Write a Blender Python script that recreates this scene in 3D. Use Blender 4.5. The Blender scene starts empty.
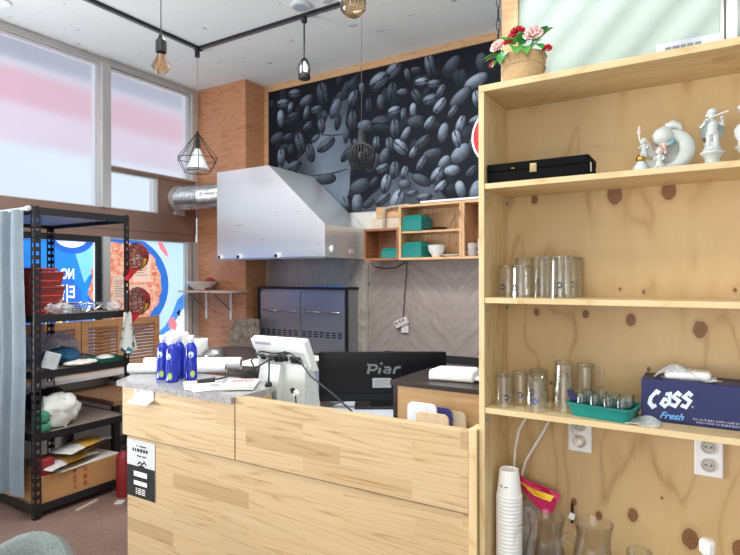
import bpy, bmesh, math, random
import numpy as np
from mathutils import Matrix, Vector, noise as mnoise
PI = math.pi
D = bpy.data
scn = bpy.context.scene
COL = scn.collection
random.seed(7)

# ------------------------------------------------------------------ camera, sky, light, exposure
cam = D.objects.new('camera', D.cameras.new('camera'))
COL.objects.link(cam)
cam.data.sensor_width = 36
cam.data.lens = 558.5 / 740 * 36
cam.data.clip_start = 0.02
_r, _u, _c = Vector((.85264, .52250, 0)), Vector((0, 0, 1)), Vector((-.52250, .85264, 0))
_a = math.radians(-0.13)
_r2, _u2 = _r * math.cos(_a) + _u * math.sin(_a), _u * math.cos(_a) - _r * math.sin(_a)
cam.matrix_world = Matrix(((_r2.x, _u2.x, -_c.x, 0), (_r2.y, _u2.y, -_c.y, 0), (_r2.z, _u2.z, -_c.z, 1.4), (0, 0, 0, 1)))
scn.camera = cam

w = D.worlds.new('sky')
scn.world = w
w.use_nodes = True
w.node_tree.nodes['Background'].inputs[0].default_value = (.80, .90, 1, 1)
w.node_tree.nodes['Background'].inputs[1].default_value = .85


def area(name, loc, rot, sx, sy, e, col):
    l = D.lights.new(name, 'AREA')
    l.shape = 'RECTANGLE'
    l.size, l.size_y, l.energy, l.color = sx, sy, e, col
    o = D.objects.new(name, l)
    COL.objects.link(o)
    o.location, o.rotation_euler = loc, rot
    return o


area('daylight_shopfront', (.3, -1.9, 1.5), (math.radians(96), 0, 0), 2.4, 2.4, 45, (1, .98, .95))
area('ceiling_uplight_fill', (-4.66, -.55, 1.3), (math.radians(132), 0, math.radians(-90)), 2.6, 1.5, 330, (.97, .98, 1))  # added uplight outside the left windows, tilted up to brighten the ceiling
area('overhead_fill', (-1.9, 2.35, 3.28), (0, 0, 0), 2.0, .5, 62, (1, .99, .97))  # added fill over the kitchen, no fixture of its own
area('overhead_fill_front', (-1.1, .2, 3.28), (0, 0, 0), 1.6, .6, 34, (1, .99, .97))  # added fill before the counter, brings out the overhang and shelf shadows
sun = D.objects.new('sun', D.lights.new('sun', 'SUN'))
COL.objects.link(sun)
sun.data.energy = 1.7
sun.data.angle = math.radians(.8)
sun.data.color = (1, .96, .88)
sun.rotation_euler = Vector((-.16, 1, -.165)).to_track_quat('-Z', 'Y').to_euler()
scn.cycles.transparent_max_bounces = 64
vs = scn.view_settings
vs.view_transform = 'Standard'
vs.look = 'None'
vs.exposure = 0.0
vs.gamma = 1
vs.use_curve_mapping = False


# ------------------------------------------------------------------ materials
def S(r, g, b):
    def f(v):
        v /= 255
        return v / 12.92 if v <= .04045 else ((v + .055) / 1.055) ** 2.4
    return (f(r), f(g), f(b), 1)


class NT:
    def __init__(s, name):
        s.m = D.materials.new(name)
        s.m.use_nodes = True
        s.t = s.m.node_tree
        s.t.nodes.clear()
        s.out = s.n('ShaderNodeOutputMaterial')

    def n(s, typ, **kw):
        x = s.t.nodes.new(typ)
        for k, v in kw.items():
            if k.startswith('i_'):
                k = k[2:]
                k = int(k) if k.isdigit() else k
                s.set(x.inputs[k], v)
            else:
                setattr(x, k, v)
        return x

    def set(s, sock, v):
        if isinstance(v, bpy.types.NodeSocket):
            s.t.links.new(v, sock)
        elif isinstance(v, bpy.types.Node):
            s.t.links.new(v.outputs[0], sock)
        else:
            sock.default_value = v

    def coords(s, scale=(1, 1, 1), loc=(0, 0, 0), rot=(0, 0, 0)):
        tc = s.n('ShaderNodeTexCoord')
        return s.n('ShaderNodeMapping', i_Vector=tc.outputs['Object'], i_Scale=scale, i_Location=loc, i_Rotation=rot).outputs[0]

    def math(s, op, a, b=0.0, c=0.0):
        return s.n('ShaderNodeMath', operation=op, i_0=a, i_1=b, i_2=c).outputs[0]

    def noise(s, vec, scale, detail=3, rough=.5, dist=0):
        return s.n('ShaderNodeTexNoise', i_Vector=vec, i_Scale=scale, i_Detail=detail, i_Roughness=rough, i_Distortion=dist).outputs[0]

    def ramp(s, fac, *stops):
        r = s.n('ShaderNodeValToRGB', i_Fac=fac)
        e = r.color_ramp.elements
        while len(e) < len(stops):
            e.new(.5)
        for q, (p, c) in zip(e, stops):
            q.position, q.color = p, c
        return r.outputs[0]

    def mix(s, fac, a, b, mode='MIX'):
        x = s.n('ShaderNodeMix', data_type='RGBA', blend_type=mode)
        s.set(x.inputs[0], fac)
        s.set(x.inputs[6], a)
        s.set(x.inputs[7], b)
        return x.outputs[2]

    def bsdf(s, col, rough=.5, metal=0, spec=.5, bump=None, bstr=.2, **kw):
        b = s.n('ShaderNodeBsdfPrincipled')
        s.set(b.inputs['Base Color'], col)
        s.set(b.inputs['Roughness'], rough)
        s.set(b.inputs['Metallic'], metal)
        s.set(b.inputs['Specular IOR Level'], spec)
        for k, v in kw.items():
            s.set(b.inputs[k.replace('_', ' ')], v)
        if bump is not None:
            s.set(b.inputs['Normal'], s.n('ShaderNodeBump', i_Strength=bstr, i_Distance=.01, i_Height=bump).outputs[0])
        s.t.links.new(b.outputs[0], s.out.inputs[0])
        return b


_cache = {}


def plain(col, rough=.5, metal=0, var=.08, scale=30, bump=0, spec=.5, **kw):
    """a surface of one colour with a faint procedural mottling"""
    key = (col, rough, metal, var, scale, bump, spec, tuple(kw.items()))
    if key in _cache:
        return _cache[key]
    t = NT('surface_%d_%d_%d' % col)
    nz = t.noise(t.coords(), scale, 3)
    c = S(*col)
    lo = tuple(v * (1 - var) for v in c[:3]) + (1,)
    hi = tuple(min(1, v * (1 + var)) for v in c[:3]) + (1,)
    t.bsdf(t.ramp(nz, (.3, lo), (.7, hi)), rough, metal, spec, nz if bump else None, bump, **kw)
    _cache[key] = t.m
    return t.m


def wood(name, light, mid, dark, grain='X', plank=None, across='Z', ring=9, rough=.45, knots=(), tint=.5, stretch=9, growth=.55, lows=(.55, 2.6)):
    """solid wood: fibre noise stretched along the grain, growth rings, optional finger-jointed boards and knots"""
    t = NT(name)
    ax = {'X': 0, 'Y': 1, 'Z': 2}
    vec = t.coords()
    sep = t.n('ShaderNodeSeparateXYZ', i_Vector=vec)
    g, a = sep.outputs[ax[grain]], sep.outputs[ax[across]]
    third = sep.outputs[3 - ax[grain] - ax[across]]
    off = 0.0
    pt = None
    if plank:
        v2 = t.n('ShaderNodeCombineXYZ', i_X=g, i_Y=a, i_Z=0.0).outputs[0]
        br = t.n('ShaderNodeTexBrick', offset=.37, squash=1, i_Vector=v2, i_Color1=(0, 0, 0, 1), i_Color2=(1, 1, 1, 1), i_Mortar=(.5, .5, .5, 1))
        br.inputs['Scale'].default_value = 1
        br.inputs['Mortar Size'].default_value = .0006
        br.inputs['Brick Width'].default_value = plank[0]
        br.inputs['Row Height'].default_value = plank[1]
        pt = t.n('ShaderNodeSeparateColor', i_0=br.outputs[0]).outputs[0]
        off = t.math('MULTIPLY', pt, 7.3)
    gv = t.math('ADD', g, off)
    av = t.math('ADD', a, off)
    if knots:
        tot = None
        d2s = []
        for (kx, kz, kr) in knots:
            dx = t.math('SUBTRACT', g if grain == 'X' else a, kx)
            dz = t.math('SUBTRACT', a if grain == 'X' else g, kz)
            dz = t.math('MULTIPLY', dz, .72)
            d = t.math('SQRT', t.math('ADD', t.math('MULTIPLY', dx, dx), t.math('MULTIPLY', dz, dz)))
            d = t.math('DIVIDE', d, kr)
            tot = d if tot is None else t.math('MINIMUM', tot, d)
        wob = t.noise(vec, 45, 2)
        tot = t.math('ADD', tot, t.math('MULTIPLY', t.math('SUBTRACT', wob, .5), .5))
        bend = t.math('MULTIPLY', t.math('POWER', 2.718, t.math('MULTIPLY', tot, -.45)), .05)
        av = t.math('ADD', av, bend)
    comb = t.n('ShaderNodeCombineXYZ', i_X=t.math('MULTIPLY', gv, 1.0), i_Y=t.math('MULTIPLY', av, float(stretch)), i_Z=t.math('MULTIPLY', third, float(stretch))).outputs[0]
    fib = t.noise(comb, 6, 5, .6, .4)
    low = t.n('ShaderNodeCombineXYZ', i_X=t.math('MULTIPLY', gv, lows[0]), i_Y=t.math('MULTIPLY', av, lows[1]), i_Z=third).outputs[0]
    lw = t.noise(low, 2.6, 2, .5, .3)
    rings = t.math('PINGPONG', t.math('MULTIPLY', lw, float(ring)), .5)
    rings = t.math('MULTIPLY', rings, 2.0)
    line = t.math('POWER', t.math('SUBTRACT', 1.0, rings), 3.0)
    f = t.math('ADD', t.math('MULTIPLY', fib, 1 - growth), t.math('MULTIPLY', t.math('SUBTRACT', 1.0, line), growth))
    col = t.ramp(f, (.18, dark), (.48, mid), (.82, light))
    if pt is not None:
        tc = t.ramp(pt, (0, (1 - .5 * tint, 1 - .62 * tint, 1 - .8 * tint, 1)), (.25, (1, 1 - .05 * tint, 1 - .1 * tint, 1)), (.8, (1, 1, 1, 1)), (1, (1 - .2 * tint, 1 - .26 * tint, 1 - .36 * tint, 1)))
        col = t.mix(1.0, col, tc, 'MULTIPLY')
    if knots:
        kc = t.ramp(tot, (.0, S(112, 74, 42)), (.3, S(134, 92, 54)), (.5, S(122, 80, 46)), (.7, S(138, 96, 56)), (.9, S(98, 62, 34)), (1.05, S(160, 122, 76)))
        km = t.ramp(t.math('MULTIPLY', tot, .6), (.50, (1, 1, 1, 1)), (.62, (.32, .32, .32, 1)), (.95, (0, 0, 0, 1)))
        col = t.mix(km, col, kc)
    t.bsdf(col, rough, bump=f, bstr=.05)
    return t.m


def metal(name, col, rough=.3, aniso='Z', streak=.06, met=1.0):
    t = NT(name)
    sc = [24, 24, 24]
    sc['XYZ'.index(aniso)] = 1.5
    nz = t.noise(t.coords(tuple(sc)), 3, 3)
    c = S(*col)
    t.bsdf(t.ramp(nz, (.3, tuple(v * (1 - streak) for v in c[:3]) + (1,)), (.7, c)), t.math('ADD', t.math('MULTIPLY', nz, .12), rough - .06), met)
    return t.m


def thin_glass(name, tint=(.985, .99, .985), edge=(.87, .87, .84), rough=.03, k=.35):
    """clear glass wall: sees through, reflects and darkens towards grazing angles"""
    t = NT(name)
    lw = t.n('ShaderNodeLayerWeight', i_Blend=k)
    nz = t.noise(t.coords(), 40, 2)
    trc = t.mix(lw.outputs['Facing'], tint + (1,), edge + (1,))
    tr = t.n('ShaderNodeBsdfTransparent', i_Color=trc)
    gl = t.n('ShaderNodeBsdfGlossy', i_Color=(1, 1, 1, 1), i_Roughness=t.math('ADD', t.math('MULTIPLY', nz, .02), rough))
    fac = t.math('ADD', t.math('MULTIPLY', lw.outputs['Fresnel'], .35), .02)
    mx = t.n('ShaderNodeMixShader', i_0=fac, i_1=tr.outputs[0], i_2=gl.outputs[0])
    t.t.links.new(mx.outputs[0], t.out.inputs[0])
    return t.m


def film(name, col, alpha=.5, rough=.25):
    """thin plastic film: part clear, part milky with crinkle highlights"""
    t = NT(name)
    nz = t.noise(t.coords(), 28, 4, .65, 1.2)
    b = t.n('ShaderNodeBsdfPrincipled', i_Roughness=rough)
    b.inputs['Base Color'].default_value = S(*col)
    t.set(b.inputs['Normal'], t.n('ShaderNodeBump', i_Strength=.6, i_Distance=.01, i_Height=nz).outputs[0])
    tr = t.n('ShaderNodeBsdfTransparent', i_Color=(.95, .96, .97, 1))
    fac = t.ramp(nz, (.35, (alpha * .6,) * 3 + (1,)), (.65, (min(1, alpha * 1.5),) * 3 + (1,)))
    mx = t.n('ShaderNodeMixShader', i_0=fac, i_1=tr.outputs[0], i_2=b.outputs[0])
    t.t.links.new(mx.outputs[0], t.out.inputs[0])
    return t.m


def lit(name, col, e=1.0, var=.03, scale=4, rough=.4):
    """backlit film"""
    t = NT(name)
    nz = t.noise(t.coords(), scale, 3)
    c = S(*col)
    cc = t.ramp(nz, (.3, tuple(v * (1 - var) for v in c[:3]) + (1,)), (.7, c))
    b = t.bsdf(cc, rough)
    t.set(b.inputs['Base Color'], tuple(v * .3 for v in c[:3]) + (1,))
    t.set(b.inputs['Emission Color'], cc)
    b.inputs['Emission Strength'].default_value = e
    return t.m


PL, PM, PD = S(222, 200, 154), S(214, 187, 138), S(194, 157, 104)
M = {}
M['pine_panel'] = wood('finger_jointed_pine', S(206, 182, 143), S(199, 172, 130), S(162, 118, 72), 'X', (.46, .066), 'Z', tint=.5, growth=.31, ring=17, stretch=20, lows=(.15, 2.7))
M['pine_x'] = wood('pine_board_long', PL, PM, PD, 'X', None, 'Y', growth=.35)
M['pine_z'] = wood('pine_board_upright', PL, PM, PD, 'Z', None, 'Y', growth=.35)
M['pine_y'] = wood('pine_board_deep', PL, PM, PD, 'X', (.5, .05), 'Y', growth=.3, tint=.25)
M['ply'] = wood('knotty_plywood', S(204, 174, 126), S(196, 164, 114), S(174, 137, 90), 'Z', None, 'X', ring=6, growth=.42, stretch=5, lows=(.6, 1.7), rough=.5,
                knots=[(x + .005, z - 0, r * .74) for x, z, r in ((-.513, 1.660, .016), (-.264, 1.655, .030), (-.115, 1.655, .028), (-.351, 1.281, .014), (-.219, 1.267, .020), (-.036, 1.247, .026), (-.25, 1.362, .006), (-.183, 1.354, .006), (.05, 1.362, .007), (-.507, 1.283, .013), (-.389, .671, .013), (-.215, .668, .021), (-.062, .632, .032), (.062, .63, .030), (-.313, .645, .014), (-.135, .736, .005), (-.02, 1.80, .012), (-.17, 1.12, .007), (-.46, 1.05, .006))])
M['veneer'] = wood('orange_brown_veneer', S(204, 150, 112), S(190, 132, 94), S(164, 104, 68), 'X', (1.9, .24), 'Z', ring=10, growth=.3, tint=.18, rough=.35, stretch=14)
M['frame_oak'] = wood('oak_trim', S(218, 178, 134), S(206, 162, 116), S(186, 138, 92), 'X', None, 'Z', growth=.3)
M['cab_x'] = wood('cabinet_pine', S(216, 176, 132), S(202, 158, 112), S(172, 124, 82), 'X', None, 'Z', growth=.4)
M['cab_z'] = wood('cabinet_pine_upright', S(216, 176, 132), S(202, 158, 112), S(172, 124, 82), 'Z', None, 'X', growth=.4, knots=((.25, .35, .014), (.40, .12, .012), (.33, .22, .008)))
M['cab_red'] = wood('reddish_cabinet', S(168, 112, 78), S(150, 96, 64), S(118, 72, 46), 'X', None, 'Z', growth=.35)
M['louver'] = wood('louver_pine', S(206, 156, 108), S(190, 138, 92), S(160, 108, 68), 'Y', None, 'Z', growth=.3)
M['bench'] = wood('bench_wood', S(170, 132, 98), S(156, 118, 86), S(128, 92, 64), 'Y', (.6, .1), 'X', growth=.3, tint=.25)
M['desk'] = wood('chipboard_back', S(196, 162, 118), S(186, 150, 106), S(168, 132, 90), 'X', None, 'Z', growth=.15)
M['black'] = plain((24, 24, 27), .45)
M['black_gloss'] = plain((14, 15, 18), .18)
M['black_matte'] = plain((20, 20, 22), .8)
M['velvet'] = plain((5, 5, 7), .8, spec=.15)
M['white'] = plain((238, 239, 238), .4, var=.03)
M['paper'] = plain((240, 238, 234), .8, var=.03)
M['porcelain'] = plain((196, 201, 197), .22, var=.03)
M['porcelain_blue'] = plain((206, 220, 226), .25, var=.05)
M['pink_glaze'] = plain((232, 186, 176), .3)
M['gold'] = metal('gold_leaf', (214, 168, 80), .25)
M['alu'] = metal('window_aluminium', (206, 205, 202), .38, 'Z', .06, .5)
M['alu_y'] = metal('window_aluminium_long', (204, 202, 198), .38, 'Y', .06, .5)
M['steel'] = metal('brushed_stainless', (230, 233, 235), .30, 'X', .03, .62)
M['steel_dark'] = metal('range_stainless', (164, 166, 175), .32, 'X', .05, .6)
M['chrome'] = metal('chrome', (225, 226, 228), .12)
M['teal'] = plain((16, 128, 120), .4)
M['red'] = plain((140, 50, 46), .5)
M['glass'] = thin_glass('clear_glass')
M['glass_thick'] = thin_glass('thick_glass', (.96, .98, .97), (.76, .80, .77), .05, .4)
M['pitcher_glass'] = thin_glass('pitcher_plastic', (.97, .97, .97), (.70, .69, .68), .05, .3)
M['film'] = film('clear_film', (235, 238, 240), .45)
M['film_white'] = film('white_film', (240, 242, 240), .8)
M['grey'] = plain((120, 120, 122), .5)
M['cable'] = plain((30, 30, 32), .5)
M['white_cable'] = plain((226, 222, 210), .5)


# ------------------------------------------------------------------ mesh builder
class MB:
    def __init__(s):
        s.b = bmesh.new()
        s.mi = 0

    def _fin(s, faces):
        for f in faces:
            f.material_index = s.mi

    def box(s, c, sz, rot=None, bev=0, seg=2):
        r = bmesh.ops.create_cube(s.b, size=1)
        vs_ = r['verts']
        mt = Matrix.Translation(c) @ (rot.to_4x4() if rot is not None else Matrix.Identity(4)) @ Matrix.Diagonal((sz[0], sz[1], sz[2], 1))
        bmesh.ops.transform(s.b, matrix=mt, verts=vs_)
        fs = {f for v in vs_ for f in v.link_faces}
        s._fin(fs)
        if bev:
            es = list({e for v in vs_ for e in v.link_edges})
            bev = min(bev, min(sz) * .45)
            rb = bmesh.ops.bevel(s.b, geom=es, offset=bev, segments=seg, affect='EDGES', profile=.5)
            s._fin(rb['faces'])
        return s

    def bx(s, x0, x1, y0, y1, z0, z1, bev=0):
        return s.box(((x0 + x1) / 2, (y0 + y1) / 2, (z0 + z1) / 2), (abs(x1 - x0), abs(y1 - y0), abs(z1 - z0)), None, bev)

    def rings(s, rings, closed_u=True, cap0=True, cap1=True):
        rv = [[s.b.verts.new(p) for p in r] for r in rings]
        n = len(rv[0])
        for a, b in zip(rv, rv[1:]):
            for i in range(n if closed_u else n - 1):
                j = (i + 1) % n
                s._fin([s.b.faces.new((a[i], a[j], b[j], b[i]))])
        if closed_u and cap0:
            s._fin([s.b.faces.new(rv[0][::-1])])
        if closed_u and cap1:
            s._fin([s.b.faces.new(rv[-1])])
        return s

    def tube(s, pts, r, seg=8, cap=True):
        pts = [Vector(p) for p in pts]
        rr = r if isinstance(r, (list, tuple)) else [r] * len(pts)
        rings = []
        up = None
        for i, p in enumerate(pts):
            d = (pts[min(i + 1, len(pts) - 1)] - pts[max(i - 1, 0)]).normalized()
            if up is None:
                up = Vector((0, 0, 1)) if abs(d.z) < .9 else Vector((1, 0, 0))
            x = d.cross(up).normalized()
            up = x.cross(d).normalized()
            rings.append([p + (x * math.cos(k * 2 * PI / seg) + up * math.sin(k * 2 * PI / seg)) * rr[i] for k in range(seg)])
        return s.rings(rings, True, cap, cap)

    def lathe(s, prof, c=(0, 0, 0), seg=24, mt=None, cap0=True, cap1=True):
        c = Vector(c)
        rings = []
        for r, z in prof:
            ring = []
            for k in range(seg):
                v = Vector((max(r, .0004) * math.cos(k * 2 * PI / seg), max(r, .0004) * math.sin(k * 2 * PI / seg), z))
                if mt is not None:
                    v = mt @ v
                ring.append(v + c)
            rings.append(ring)
        return s.rings(rings, True, cap0, cap1)

    def ell(s, c, r, seg=14, rot=None):
        r = (r, r, r) if not isinstance(r, (tuple, list)) else r
        g = bmesh.ops.create_uvsphere(s.b, u_segments=seg, v_segments=max(6, seg // 2 + 1), radius=1)
        mt = Matrix.Translation(c) @ (rot.to_4x4() if rot is not None else Matrix.Identity(4)) @ Matrix.Diagonal((*r, 1))
        bmesh.ops.transform(s.b, matrix=mt, verts=g['verts'])
        s._fin({f for v in g['verts'] for f in v.link_faces})
        return s

    def prism(s, poly, axis, a0, a1):
        def P(u, v, a):
            return {'X': (a, u, v), 'Y': (u, a, v), 'Z': (u, v, a)}[axis]
        A = [s.b.verts.new(P(u, v, a0)) for u, v in poly]
        B = [s.b.verts.new(P(u, v, a1)) for u, v in poly]
        n = len(poly)
        fs = [s.b.faces.new(A[::-1]), s.b.faces.new(B)]
        for i in range(n):
            fs.append(s.b.faces.new((A[i], A[(i + 1) % n], B[(i + 1) % n], B[i])))
        s._fin(fs)
        return s

    def grid(s, fn, nu, nv):
        vv = [[s.b.verts.new(fn(i / nu, j / nv)) for i in range(nu + 1)] for j in range(nv + 1)]
        for j in range(nv):
            for i in range(nu):
                s._fin([s.b.faces.new((vv[j][i], vv[j][i + 1], vv[j + 1][i + 1], vv[j + 1][i]))])
        return s

    def sheet(s, fn, nu, nv, th=.0015):
        """grid with a real thickness"""
        k = set(s.b.faces)
        s.grid(fn, nu, nv)
        new = [f for f in s.b.faces if f not in k]
        bmesh.ops.recalc_face_normals(s.b, faces=new)
        bmesh.ops.solidify(s.b, geom=new, thickness=th)
        return s

    def flat(s, polys, mp):
        """2-D polygons laid onto a plane by mp(u, v)"""
        for p in polys:
            try:
                s._fin([s.b.faces.new([s.b.verts.new(mp(u, v)) for u, v in p])])
            except ValueError:
                pass
        return s

    def text(s, txt, size, mp, shear=0, bold=0, align='CENTER', space=1):
        c = D.curves.new('lettering', 'FONT')
        c.body, c.size, c.shear, c.offset, c.align_x, c.align_y = txt, size, shear, bold, align, 'CENTER'
        c.space_character = space
        c.resolution_u = 3
        o = D.objects.new('lettering', c)
        COL.objects.link(o)
        dg = bpy.context.evaluated_depsgraph_get()
        dg.update()
        me = D.meshes.new_from_object(o.evaluated_get(dg))
        vv = [s.b.verts.new(mp(v.co.x, v.co.y)) for v in me.vertices]
        for p in me.polygons:
            try:
                s._fin([s.b.faces.new([vv[i] for i in p.vertices])])
            except ValueError:
                pass
        D.objects.remove(o)
        D.meshes.remove(me)
        D.curves.remove(c)
        return s

    def stroke(s, pts, wd, mp):
        """thick polyline with mitred joints"""
        P = [Vector(p) for p in pts]
        L, R = [], []
        for i, p in enumerate(P):
            d0 = (P[i] - P[i - 1]).normalized() if i else None
            d1 = (P[i + 1] - P[i]).normalized() if i < len(P) - 1 else None
            d0 = d0 or d1
            d1 = d1 or d0
            n0, n1 = Vector((-d0.y, d0.x)), Vector((-d1.y, d1.x))
            m = (n0 + n1).normalized()
            k = wd / 2 / max(.5, m.dot(n0))
            L.append(p + m * k)
            R.append(p - m * k)
        for i in range(len(P) - 1):
            s.flat([[R[i], R[i + 1], L[i + 1], L[i]]], mp)
        return s

    def wob(s, amp, freq, seed=0, keep=None):
        """crumple"""
        o = Vector((seed * 7.1, seed * 3.7, seed * 1.9))
        for v in s.b.verts:
            if keep and keep(v.co):
                continue
            v.co += mnoise.noise_vector(v.co * freq + o) * amp
        return s

    def tf(s, m):
        bmesh.ops.transform(s.b, matrix=m, verts=s.b.verts[:])
        return s

    def build(s, name, mats, parent=None, loc=None, smooth=None, world=False, recalc=True):
        """local coordinates; world=True: coordinates are world ones, taken back to the parent (or to a base point)"""
        if recalc:
            bmesh.ops.recalc_face_normals(s.b, faces=s.b.faces[:])
        if world:
            if parent is not None:
                s.tf(wm(parent).inverted())
            else:
                vs_ = [v.co for v in s.b.verts]
                loc = Vector(((min(v.x for v in vs_) + max(v.x for v in vs_)) / 2, (min(v.y for v in vs_) + max(v.y for v in vs_)) / 2, min(v.z for v in vs_)))
                s.tf(Matrix.Translation(-loc))
        me = D.meshes.new(name)
        s.b.to_mesh(me)
        s.b.free()
        for m in (mats if isinstance(mats, (list, tuple)) else [mats]):
            me.materials.append(M[m] if isinstance(m, str) else m)
        if smooth is not None:
            me.polygons.foreach_set('use_smooth', [True] * len(me.polygons))
            me.set_sharp_from_angle(angle=math.radians(smooth))
        o = D.objects.new(name, me)
        COL.objects.link(o)
        if parent is not None:
            o.parent = parent
        if loc is not None:
            o.location = loc
        return o


def wm(o):
    m = Matrix.Translation(o.location) @ o.rotation_euler.to_matrix().to_4x4()
    return wm(o.parent) @ m if o.parent else m


def tag(o, label, cat, group=None, kind=None):
    o['label'], o['category'] = label, cat
    if group:
        o['group'] = group
    if kind:
        o['kind'] = kind
    return o


def thing(name, label, cat, loc=(0, 0, 0), rz=0, group=None):
    o = D.objects.new(name, None)
    o.empty_display_size = .05
    COL.objects.link(o)
    o.location = loc
    o.rotation_euler = (0, 0, rz)
    return tag(o, label, cat, group)


def struct(name, mb, m, parent=None, **kw):
    o = mb.build(name, m, parent, world=True, **kw)
    if parent is None:
        o['kind'] = 'structure'
    return o


def dup(root, loc, rz=0, label=None):
    def cp(o, par):
        c = o.copy()
        COL.objects.link(c)
        if par is not None:
            c.parent = par
        for ch in [q for q in D.objects if q.parent is o]:
            cp(ch, c)
        return c
    r = cp(root, None)
    r.location = loc
    r.rotation_euler = (0, 0, rz)
    if label:
        r['label'] = label
    return r


def RZ(a):
    return Matrix.Rotation(a, 3, 'Z')


def RX(a):
    return Matrix.Rotation(a, 3, 'X')


def RY(a):
    return Matrix.Rotation(a, 3, 'Y')


#PART2
# ------------------------------------------------------------------ room shell
t = NT('brown_vinyl_floor')
v = t.coords()
n1, n2 = t.noise(v, 3, 4, .6), t.noise(v, 60, 3, .7)
t.bsdf(t.mix(.35, t.ramp(n1, (.3, S(112, 88, 80)), (.7, S(142, 116, 106))), t.ramp(n2, (.3, S(86, 66, 60)), (.7, S(160, 136, 126)))), .45, bump=n2, bstr=.05)
M['floor'] = t.m

t = NT('acoustic_ceiling_tile')
v = t.coords()
base = S(232, 236, 233)
sep = t.n('ShaderNodeSeparateXYZ', i_Vector=v)
worm = t.noise(t.coords((9, 26, 9), rot=(0, 0, .5)), 1, 2, .5, .6)
area_n = t.noise(v, 5.5, 2)
wm_ = t.math('MULTIPLY', t.math('GREATER_THAN', worm, .70), t.math('GREATER_THAN', area_n, .5))
fine = t.noise(v, 120, 2)
col = t.ramp(fine, (.3, S(222, 226, 224)), (.7, S(236, 239, 237)))
col = t.mix(wm_, col, S(176, 178, 179))
br = t.n('ShaderNodeTexBrick', i_Vector=v, i_Color1=(1, 1, 1, 1), i_Color2=(1, 1, 1, 1), i_Mortar=(.86, .87, .87, 1), offset=0.5)
br.inputs['Scale'].default_value = 1
br.inputs['Mortar Size'].default_value = .0015
br.inputs['Brick Width'].default_value = .6
br.inputs['Row Height'].default_value = .3
col = t.mix(1.0, col, br.outputs[0], 'MULTIPLY')
t.bsdf(col, .9)
M['ceiling'] = t.m

t = NT('chevron_stone')
v = t.coords()
sep = t.n('ShaderNodeSeparateXYZ', i_Vector=v)
px = t.math('PINGPONG', t.math('ADD', sep.outputs[0], 10.05), .52)
dg_ = t.math('ADD', px, t.math('MULTIPLY', sep.outputs[2], .9))
al = t.math('SUBTRACT', px, sep.outputs[2])
cm = t.n('ShaderNodeCombineXYZ', i_X=t.math('MULTIPLY', dg_, 9.0), i_Y=t.math('MULTIPLY', al, 1.9), i_Z=sep.outputs[1]).outputs[0]
n1 = t.noise(cm, 1.5, 6, .68, .9)
n2 = t.noise(v, 3, 2)
col = t.ramp(n1, (.26, S(128, 118, 115)), (.44, S(160, 147, 141)), (.62, S(174, 161, 154)), (.8, S(196, 188, 182)))
col = t.mix(t.math('MULTIPLY', n2, .35), col, S(140, 128, 124))
t.bsdf(col, .5, bump=n1, bstr=.12)
M['stone'] = t.m
t = NT('pale_marble')
n1 = t.noise(t.coords(), 3.2, 7, .65, 1.6)
t.bsdf(t.ramp(n1, (.3, S(132, 126, 118)), (.5, S(186, 180, 170)), (.7, S(206, 200, 190))), .4)
M['marble'] = t.m
t = NT('speckled_granite')
n1, n2 = t.noise(t.coords(), 260, 3, .7), t.noise(t.coords(), 40, 3)
t.bsdf(t.mix(.35, t.ramp(n1, (.35, S(80, 80, 82)), (.5, S(150, 150, 152)), (.65, S(206, 206, 206))), t.ramp(n2, (.3, S(136, 136, 136)), (.7, S(190, 190, 190)))), .16)
M['granite'] = t.m
t = NT('mottled_stone')
n1 = t.noise(t.coords(), 14, 5, .65, .8)
t.bsdf(t.ramp(n1, (.3, S(92, 82, 70)), (.5, S(140, 128, 112)), (.7, S(176, 166, 150))), .5, bump=n1, bstr=.15)
M['mottled'] = t.m
M['plaster'] = plain((214, 214, 208), .8, var=.03)
M['panel_white'] = plain((172, 188, 181), .35, var=.02)
M['brown_metal'] = metal('brown_lintel_metal', (150, 122, 110), .42, 'Y', .06, .5)

# frosted window film: glows with the daylight behind it and blurs what stands outside
t = NT('frosted_film')
nz = t.noise(t.coords(), 1.2, 2)
em = t.n('ShaderNodeEmission', i_Color=t.ramp(nz, (.3, (.80, .86, .93, 1)), (.7, (.84, .90, .97, 1))), i_Strength=1.35)
rf = t.n('ShaderNodeBsdfRefraction', i_Color=(.93, .96, 1, 1), i_Roughness=.36, i_IOR=1.25)
mx = t.n('ShaderNodeMixShader', i_0=.78, i_1=em.outputs[0], i_2=rf.outputs[0])
t.t.links.new(mx.outputs[0], t.out.inputs[0])
M['frost'] = t.m

XW = -4.47
struct('floor', MB().bx(-4.6, 1.6, -1.8, 4.35, -.1, 0), 'floor')
struct('ceiling', MB().bx(-4.6, 1.6, -1.8, 4.35, 3.3, 3.4), 'ceiling')
mb = MB().bx(-4.6, 1.6, 4.22, 4.35, 0, 3.3)
struct('wall_back', mb, 'plaster')
struct('wall_pilaster', MB().bx(-4.4695, -3.80, 3.93, 4.2195, 0, 3.2995), 'veneer')
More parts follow.
